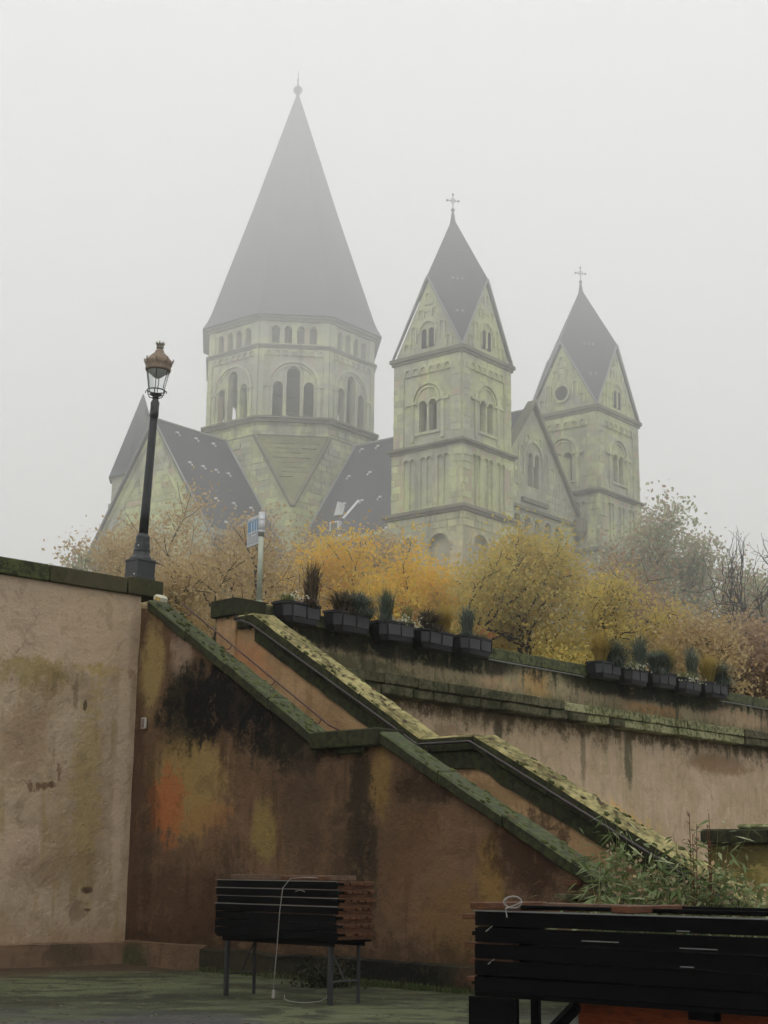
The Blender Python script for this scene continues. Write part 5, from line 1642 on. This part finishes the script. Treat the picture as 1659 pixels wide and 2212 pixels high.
g = MB(); g.tube([w1(2.02, -.03, .98) - o_ + Vector((.03 * i - .006 * i * i, 0, -.02 * i * i)) for i in range(4)], .006, 5); g.build('tie', M['cable'], cb)
g = MB(); g.tube([w1(2.32 + .0 * i, .05 + .07 * i, .92 - .03 * i + .012 * i * i) - o_ for i in range(5)], .006, 5); g.build('tie', M['cable'], cb)
g = MB(); g.tube([w1(1.62 + .09 * i, -.03, 1.36 + .02 * (i % 2)) - o_ for i in range(3)], .005, 5); g.build('tie', M['cable'], cb)
dk = thing('dark_shrub', 'small dark weed bush against the wall foot behind the right table legs', 'shrub', Vector((-.75, 22.75, 0)))
n_ = 900
pp = np.column_stack([rng.normal(0, .2, n_), rng.normal(0, .09, n_), np.abs(rng.normal(.12, .16, n_))])
leaf_mesh('foliage', pp, .06, M['leaf_black'], dk)
st_ = MB()
for i in range(12):
    x_ = random.gauss(0, .12); st_.tube([(x_ * .3, 0, -.02), (x_ * .8, 0, .2), (x_ * 1.4, .02, .42)], .006, 4, .003)
st_.build('stems', M['bark'], dk)

# ---------------------------------------------------------------- right trestle with the big stack
T2 = Vector((.71, 11.75, .03))
PH2 = radians(-39.5)
def w2(x, y, z):
    return T2 + Vector((cos(PH2) * x - sin(PH2) * y, sin(PH2) * x + cos(PH2) * y, z))
tt = thing('trestle_table', 'heavy black wooden trestle at the lower right carrying the large stack', 'table', T2, PH2)
g = MB(); g.box(0, 3.5, 0, .8, .70, .733); g.build('tabletop', M['black_wood'], tt)
for x_ in (.0, 2.9):
    g = MB(); g.bbox(x_ - .06, x_ + .36, .0, .05, -.03, .695, .004); g.build('leg', M['black_wood'], tt)
    g = MB(); g.bbox(x_ - .02, x_ + .05, .75, .80, -.03, .695, .004); g.build('leg', M['black_wood'], tt)
g = MB(); g.tube([(.34, .03, .22), (.86, .03, .68)], .05, 4); g.build('brace', M['black_wood'], tt)
g = MB(); g.box(1.72, 1.92, .05, .13, .64, .698); g.build('bearer', M['black_wood'], tt)
for i in range(5):
    slat_panel(['black edged slatted panel, bottom of the large stack at lower right', 'black edged slatted panel, second from the bottom of the large stack', 'black edged slatted panel, middle of the large stack at lower right',
                'black edged slatted panel, fourth from the bottom of the large stack', 'black edged slatted panel with bare red brown battens, top of the large stack'][i],
               T2 + Vector((random.uniform(-.012, .012), random.uniform(-.02, .01), .736 + i * .116)), 3.5, .82, M['black_wood'], M['black_wood'] if i < 4 else M['wood'], h=.114,
               group='slatted panels of the large stack', edge=i == 4, jig=PH2 - PHI + random.uniform(-.004, .004))
# protruding batten ends on the left side of the big stack
for i, (z_, l_) in enumerate(((1.245, .16), (1.045, .14), (.93, .10), (.80, .12))):
    g = MB(); g.bbox(-l_ * 1.0, .3, .05, .14, 0, .035, .004, .002)
    tag(g.build('loose_board', M['wood']), ['red brown board end sticking out near the top left of the large stack', 'red brown board end sticking out high in the left side of the large stack',
        'short red brown board end at mid height left of the large stack', 'red brown board end low on the left side of the large stack'][i], 'board', 'boards sticking out of the large stack', loc=T2 + Vector((0, -.06, z_)), rz=PH2)
# loose pieces on top
for i, (x0, x1, y0, y1, h_, mt) in enumerate(((-.03, .12, -.02, .80, .05, 'wood'), (1.18, 1.33, -.01, .82, .05, 'wood'), (.2, 1.15, .62, .70, .045, 'wood_grey'), (1.4, 3.4, .60, .68, .045, 'black_wood'), (.2, 3.4, .3, .36, .03, 'black_wood'))):
    g = MB(); g.bbox(x0, x1, y0, y1, 0, h_, .005, .002)
    tag(g.build('loose_board', M[mt]), ['red brown cross board at the left end of the large stack top', 'red brown cross board in the middle of the large stack top', 'pale thin board along the back left of the large stack top',
        'black board along the back of the large stack top', 'black thin board lengthwise on the middle of the large stack top'][i], 'board', 'boards on top of the large stack', loc=T2 + Vector((0, 0, 1.317)), rz=PH2)
g = MB()
o_ = w2(.45, .05, 1.33)
pp = []
for i in range(26):
    a = i / 25 * 2 * pi * 2
    pp.append(Vector((.065 * cos(a) * (1 + .1 * sin(a * .5)), .02 * sin(a * 1.3), .045 + .042 * sin(a))))
pp += [Vector((-.06, -.06, .0)), Vector((-.05, -.07, -.06))]
g.tube(pp, .0055, 5)
tag(g.build('cable_loop', M['cable']), 'coiled white cable loop on the left end of the large stack', 'cable', loc=o_ + Vector((-.12, -.06, 0)))
for i, (x_, z_) in enumerate(((.12, 1.16), (.14, .93))):
    g = MB(); g.tube([(0, 0, 0), (.05, .0, .04), (.09, 0, .085), (.12, 0, .04)][:3 + i], .004, 5)
    tag(g.build('cable_tie', M['cable']), ['white cable tie end on the upper left face of the large stack', 'white bent cable tie on the lower left face of the large stack'][i], 'cable tie', loc=w2(x_, -.03, z_))
# light scuffs: bare metal strips on the panel fronts
for i, (xa, xb, z_) in enumerate(((.95, 1.25, 1.12), (1.72, 2.0, 1.10), (1.7, 1.8, 1.21), (.22, .32, .50), (.33, .5, .36), (1.72, 1.82, .98))):
    g = MB(); g.box(0, xb - xa, -.004, 0, 0, .007)
    g.build('metal_strip', M['edge_metal'], tt).location = (xa, -.034 if z_ > .7 else -.003, z_)
# folded orange bench tops under it
ob = thing('bench', 'orange brown varnished bench top lying under the large stack', 'bench', w2(.62, .75, 0), PH2)
g = MB(); g.bbox(0, 3.0, 0, .30, .46, .49, .01); g.build('seat', M['wood_rust'], ob)
g = MB(); g.bbox(0.02, 2.98, -.36, -.33, .47, .69, .005); g.build('side_board', M['wood_rust'], ob)
g = MB(); g.bbox(.02, 3.0, -.55, -.35, .44, .465, .005); g.build('lower_board', M['wood_rust'], ob)
for x_ in (.3, 2.2):
    g = MB(); g.box(x_, x_ + .04, -.3, .28, -.03, .455); g.build('leg', M['lamp_black'], ob)

# ---------------------------------------------------------------- bamboo and stalks at the foot of the stairs
def bamboo(label, loc, nst, h, sx, seed, nleaf):
    R_ = random.Random(seed)
    t = thing('bamboo', label, 'plant', loc, PHI, 'bamboo clumps at the stair foot')
    st_ = MB(); lf = MB()
    for i_ in range(nst):
        x0, y0 = R_.gauss(0, sx), R_.gauss(0, .25)
        hh = h * R_.uniform(.55, 1.1) * max(.45, 1 - abs(x0) / sx * .22)
        lx, ly = R_.gauss(0, .22), R_.gauss(0, .15)
        P_ = [Vector((x0 + lx * (f ** 2) * 1.3, y0 + ly * f * f, hh * f * (1 - .12 * f))) for f in (0, .25, .5, .75, 1)]
        st_.tube(P_, .009, 5, .003)
        for q_ in range(int(nleaf / nst)):
            f = R_.uniform(.25, 1.0)
            s_ = min(3, int(f * 4)); p = P_[s_].lerp(P_[s_ + 1], f * 4 - s_)
            a = R_.uniform(0, 2 * pi)
            tw_ = p + Vector((cos(a), sin(a), R_.uniform(-.2, .6))) * R_.uniform(.02, .25)
            a2 = a + R_.gauss(0, .8)
            dl = Vector((cos(a2), sin(a2), R_.uniform(-.75, .35))).normalized()
            L_ = R_.uniform(.10, .27)
            sd_ = dl.cross(Vector((R_.gauss(0, .5), R_.gauss(0, .5), 1))).normalized() * L_ * .1
            i0 = len(lf.v)
            mid = tw_ + dl * L_ * .4 + Vector((0, 0, -.004))
            lf.v += [tuple(tw_), tuple(mid + sd_), tuple(tw_ + dl * L_ + Vector((0, 0, -.025))), tuple(mid - sd_)]
            lf.f.append((i0, i0 + 1, i0 + 2, i0 + 3))
    st_.build('stems', M['grass_green'], t); lf.build('leaves', M['leaf_bamboo'], t)
bamboo('green bamboo clump hiding the foot of the staircase, nearest the stair wall', Vector((2.95, 18.5, 0)), 40, 2.15, .45, 3, 1500)
bamboo('tall bamboo clump in the middle with shoots reaching over the handrail', Vector((3.75, 18.3, 0)), 40, 2.35, .5, 4, 1700)
bamboo('low bamboo clump at the right edge in front of the yellow wall', Vector((4.55, 18.0, 0)), 34, 1.9, .5, 5, 1300)
bamboo('loose bamboo shoots leaning across the lower coping of the stairs', Vector((3.0, 18.9, 0)), 22, 2.75, .36, 8, 560)
ug = thing('leafy_shrub', 'mixed green and brown undergrowth between the bamboo stems at the stair foot', 'shrub', Vector((3.8, 18.7, 0)))
n_ = 3600
pp = np.column_stack([rng.uniform(-1.1, 1.4, n_), rng.normal(0, .3, n_), rng.uniform(.5, 1, n_)])
pp[:, 2] *= 1.75 + .12 * np.sin(pp[:, 0] * 5) - .16 * pp[:, 0] - np.abs(rng.normal(0, .22, n_))
leaf_mesh('foliage', pp[:2300], .07, M['leaf_bamboo'], ug)
leaf_mesh('dead_leaves', pp[2300:], .065, M['leaf_brown'], ug)
sm = MB()
for i in range(30):
    x_ = random.uniform(-1.0, 1.3); y_ = random.gauss(0, .2)
    sm.tube([(x_, y_, 0), (x_ + random.uniform(-.1, .1), y_, .8), (x_ + random.uniform(-.2, .2), y_, 1.45 - .12 * x_)], .007, 4, .003)
sm.build('stems', M['bark'], ug)
for i, (p, lab) in enumerate(((Vector((3.62, 18.2, 0)), 'thin brown dry stalk rising from the bamboo, left of the two'), (Vector((3.86, 18.2, 0)), 'thin brown dry stalk rising from the bamboo, right of the two'))):
    g = MB(); R_ = random.Random(40 + i)
    hh = 2.32
    for j in range(3):
        dx = R_.uniform(-.05, .05)
        P_ = [Vector((dx * .4, 0, 0)), Vector((dx, .02, 1.2)), Vector((dx * 1.6, 0, hh - .12 * j))]
        g.tube(P_, .008, 5, .004)
        for q_ in range(16):
            z_ = R_.uniform(1.3, hh - .12 * j); x_ = dx * (1 + .6 * (z_ - 1.2))
            g.tube([(x_, 0, z_), (x_ + R_.choice((-1, 1)) * .03, R_.uniform(-.02, .02), z_ + .035)], .006, 4, .003)
    tag(g.build('dry_stalk', M['wood']), lab, 'plant', 'dry stalks in the bamboo', loc=p)
g = MB(); R_ = random.Random(12)
for i in range(260):
    x_ = R_.uniform(-7, 3); y_ = R_.uniform(15.5, 26)
    a = R_.uniform(0, 6.3); q_ = R_.uniform(.02, .05); z_ = gh(x_, y_) + .012
    g.poly([(x_ + q_ * cos(a), y_ + q_ * sin(a), z_), (x_ - q_ * .6 * sin(a), y_ + q_ * .6 * cos(a), z_ + .008), (x_ - q_ * cos(a), y_ - q_ * sin(a), z_ + .004), (x_ + q_ * .6 * sin(a), y_ - q_ * .6 * cos(a), z_)])
tag(g.build('ground_leaves', M['leaf_fallen']), 'small dark leaves scattered over the damp ground', 'leaves', kind='stuff')
g = MB()
for i in range(420):
    x_ = R_.uniform(-7, 3); y_ = R_.uniform(15.5, 26); q_ = R_.uniform(.01, .03); i0 = len(g.v)
    g.lathe([(q_, 0), (q_ * .8, q_ * .5), (q_ * .3, q_ * .7)], 5, x_, y_, R_.uniform(0, 6))
    for v_ in range(i0, len(g.v)): g.v[v_] = (g.v[v_][0], g.v[v_][1], g.v[v_][2] + gh(x_, y_) - .003)
tag(g.build('gravel', M['step']), 'loose grit and pebbles lying on the ground before the walls', 'gravel', kind='stuff')
# weeds along the foot of the quay wall
g = MB(); R_ = random.Random(77)
for i in range(330):
    s_ = R_.choice((R_.uniform(2.4, 11), R_.gauss(7.2, .7), R_.gauss(6.4, .3)))
    blades(g, s_, -.18 - abs(R_.gauss(0, .09)), -.02, 9, .13, .1, .012, R_)
tag(g.build('weeds', M['leaf_dark']), 'small dark weeds along the foot of the stair wall', 'weeds', kind='stuff', loc=SP(0, 0), rz=PHI)

# ---------------------------------------------------------------- fog
def fogmat(name, dens, colr, aniso=.0):
    m_ = bpy.data.materials.new(name); m_.use_nodes = True
    t = m_.node_tree; t.nodes.clear()
    o = t.nodes.new('ShaderNodeOutputMaterial'); v = t.nodes.new('ShaderNodeVolumePrincipled')
    v.inputs['Density'].default_value = dens
    v.inputs['Color'].default_value = (*colr, 1)
    v.inputs['Anisotropy'].default_value = aniso
    t.links.new(v.outputs[0], o.inputs['Volume'])
    return m_
mb = MB(); mb.box(-600, 600, -600, 600, -1.2, 72)
tag(mb.build('haze', fogmat('haze', .0004, (1, 1, 1))), kind='stuff')
mb = MB(); mb.box(-300, 300, -150, 400, 8.5, 70)
tag(mb.build('fog_bank', fogmat('fog_bank', .0043, (1, 1, 1))), 'thin fog bank veiling the church roofs and the tree tops', 'fog', kind='stuff')
mb = MB(); mb.box(-290, 290, -140, 390, 30, 71)
tag(mb.build('low_cloud', fogmat('low_cloud', .014, (1, 1, 1))), 'low grey cloud swallowing the top of the church spire', 'cloud', kind='stuff')
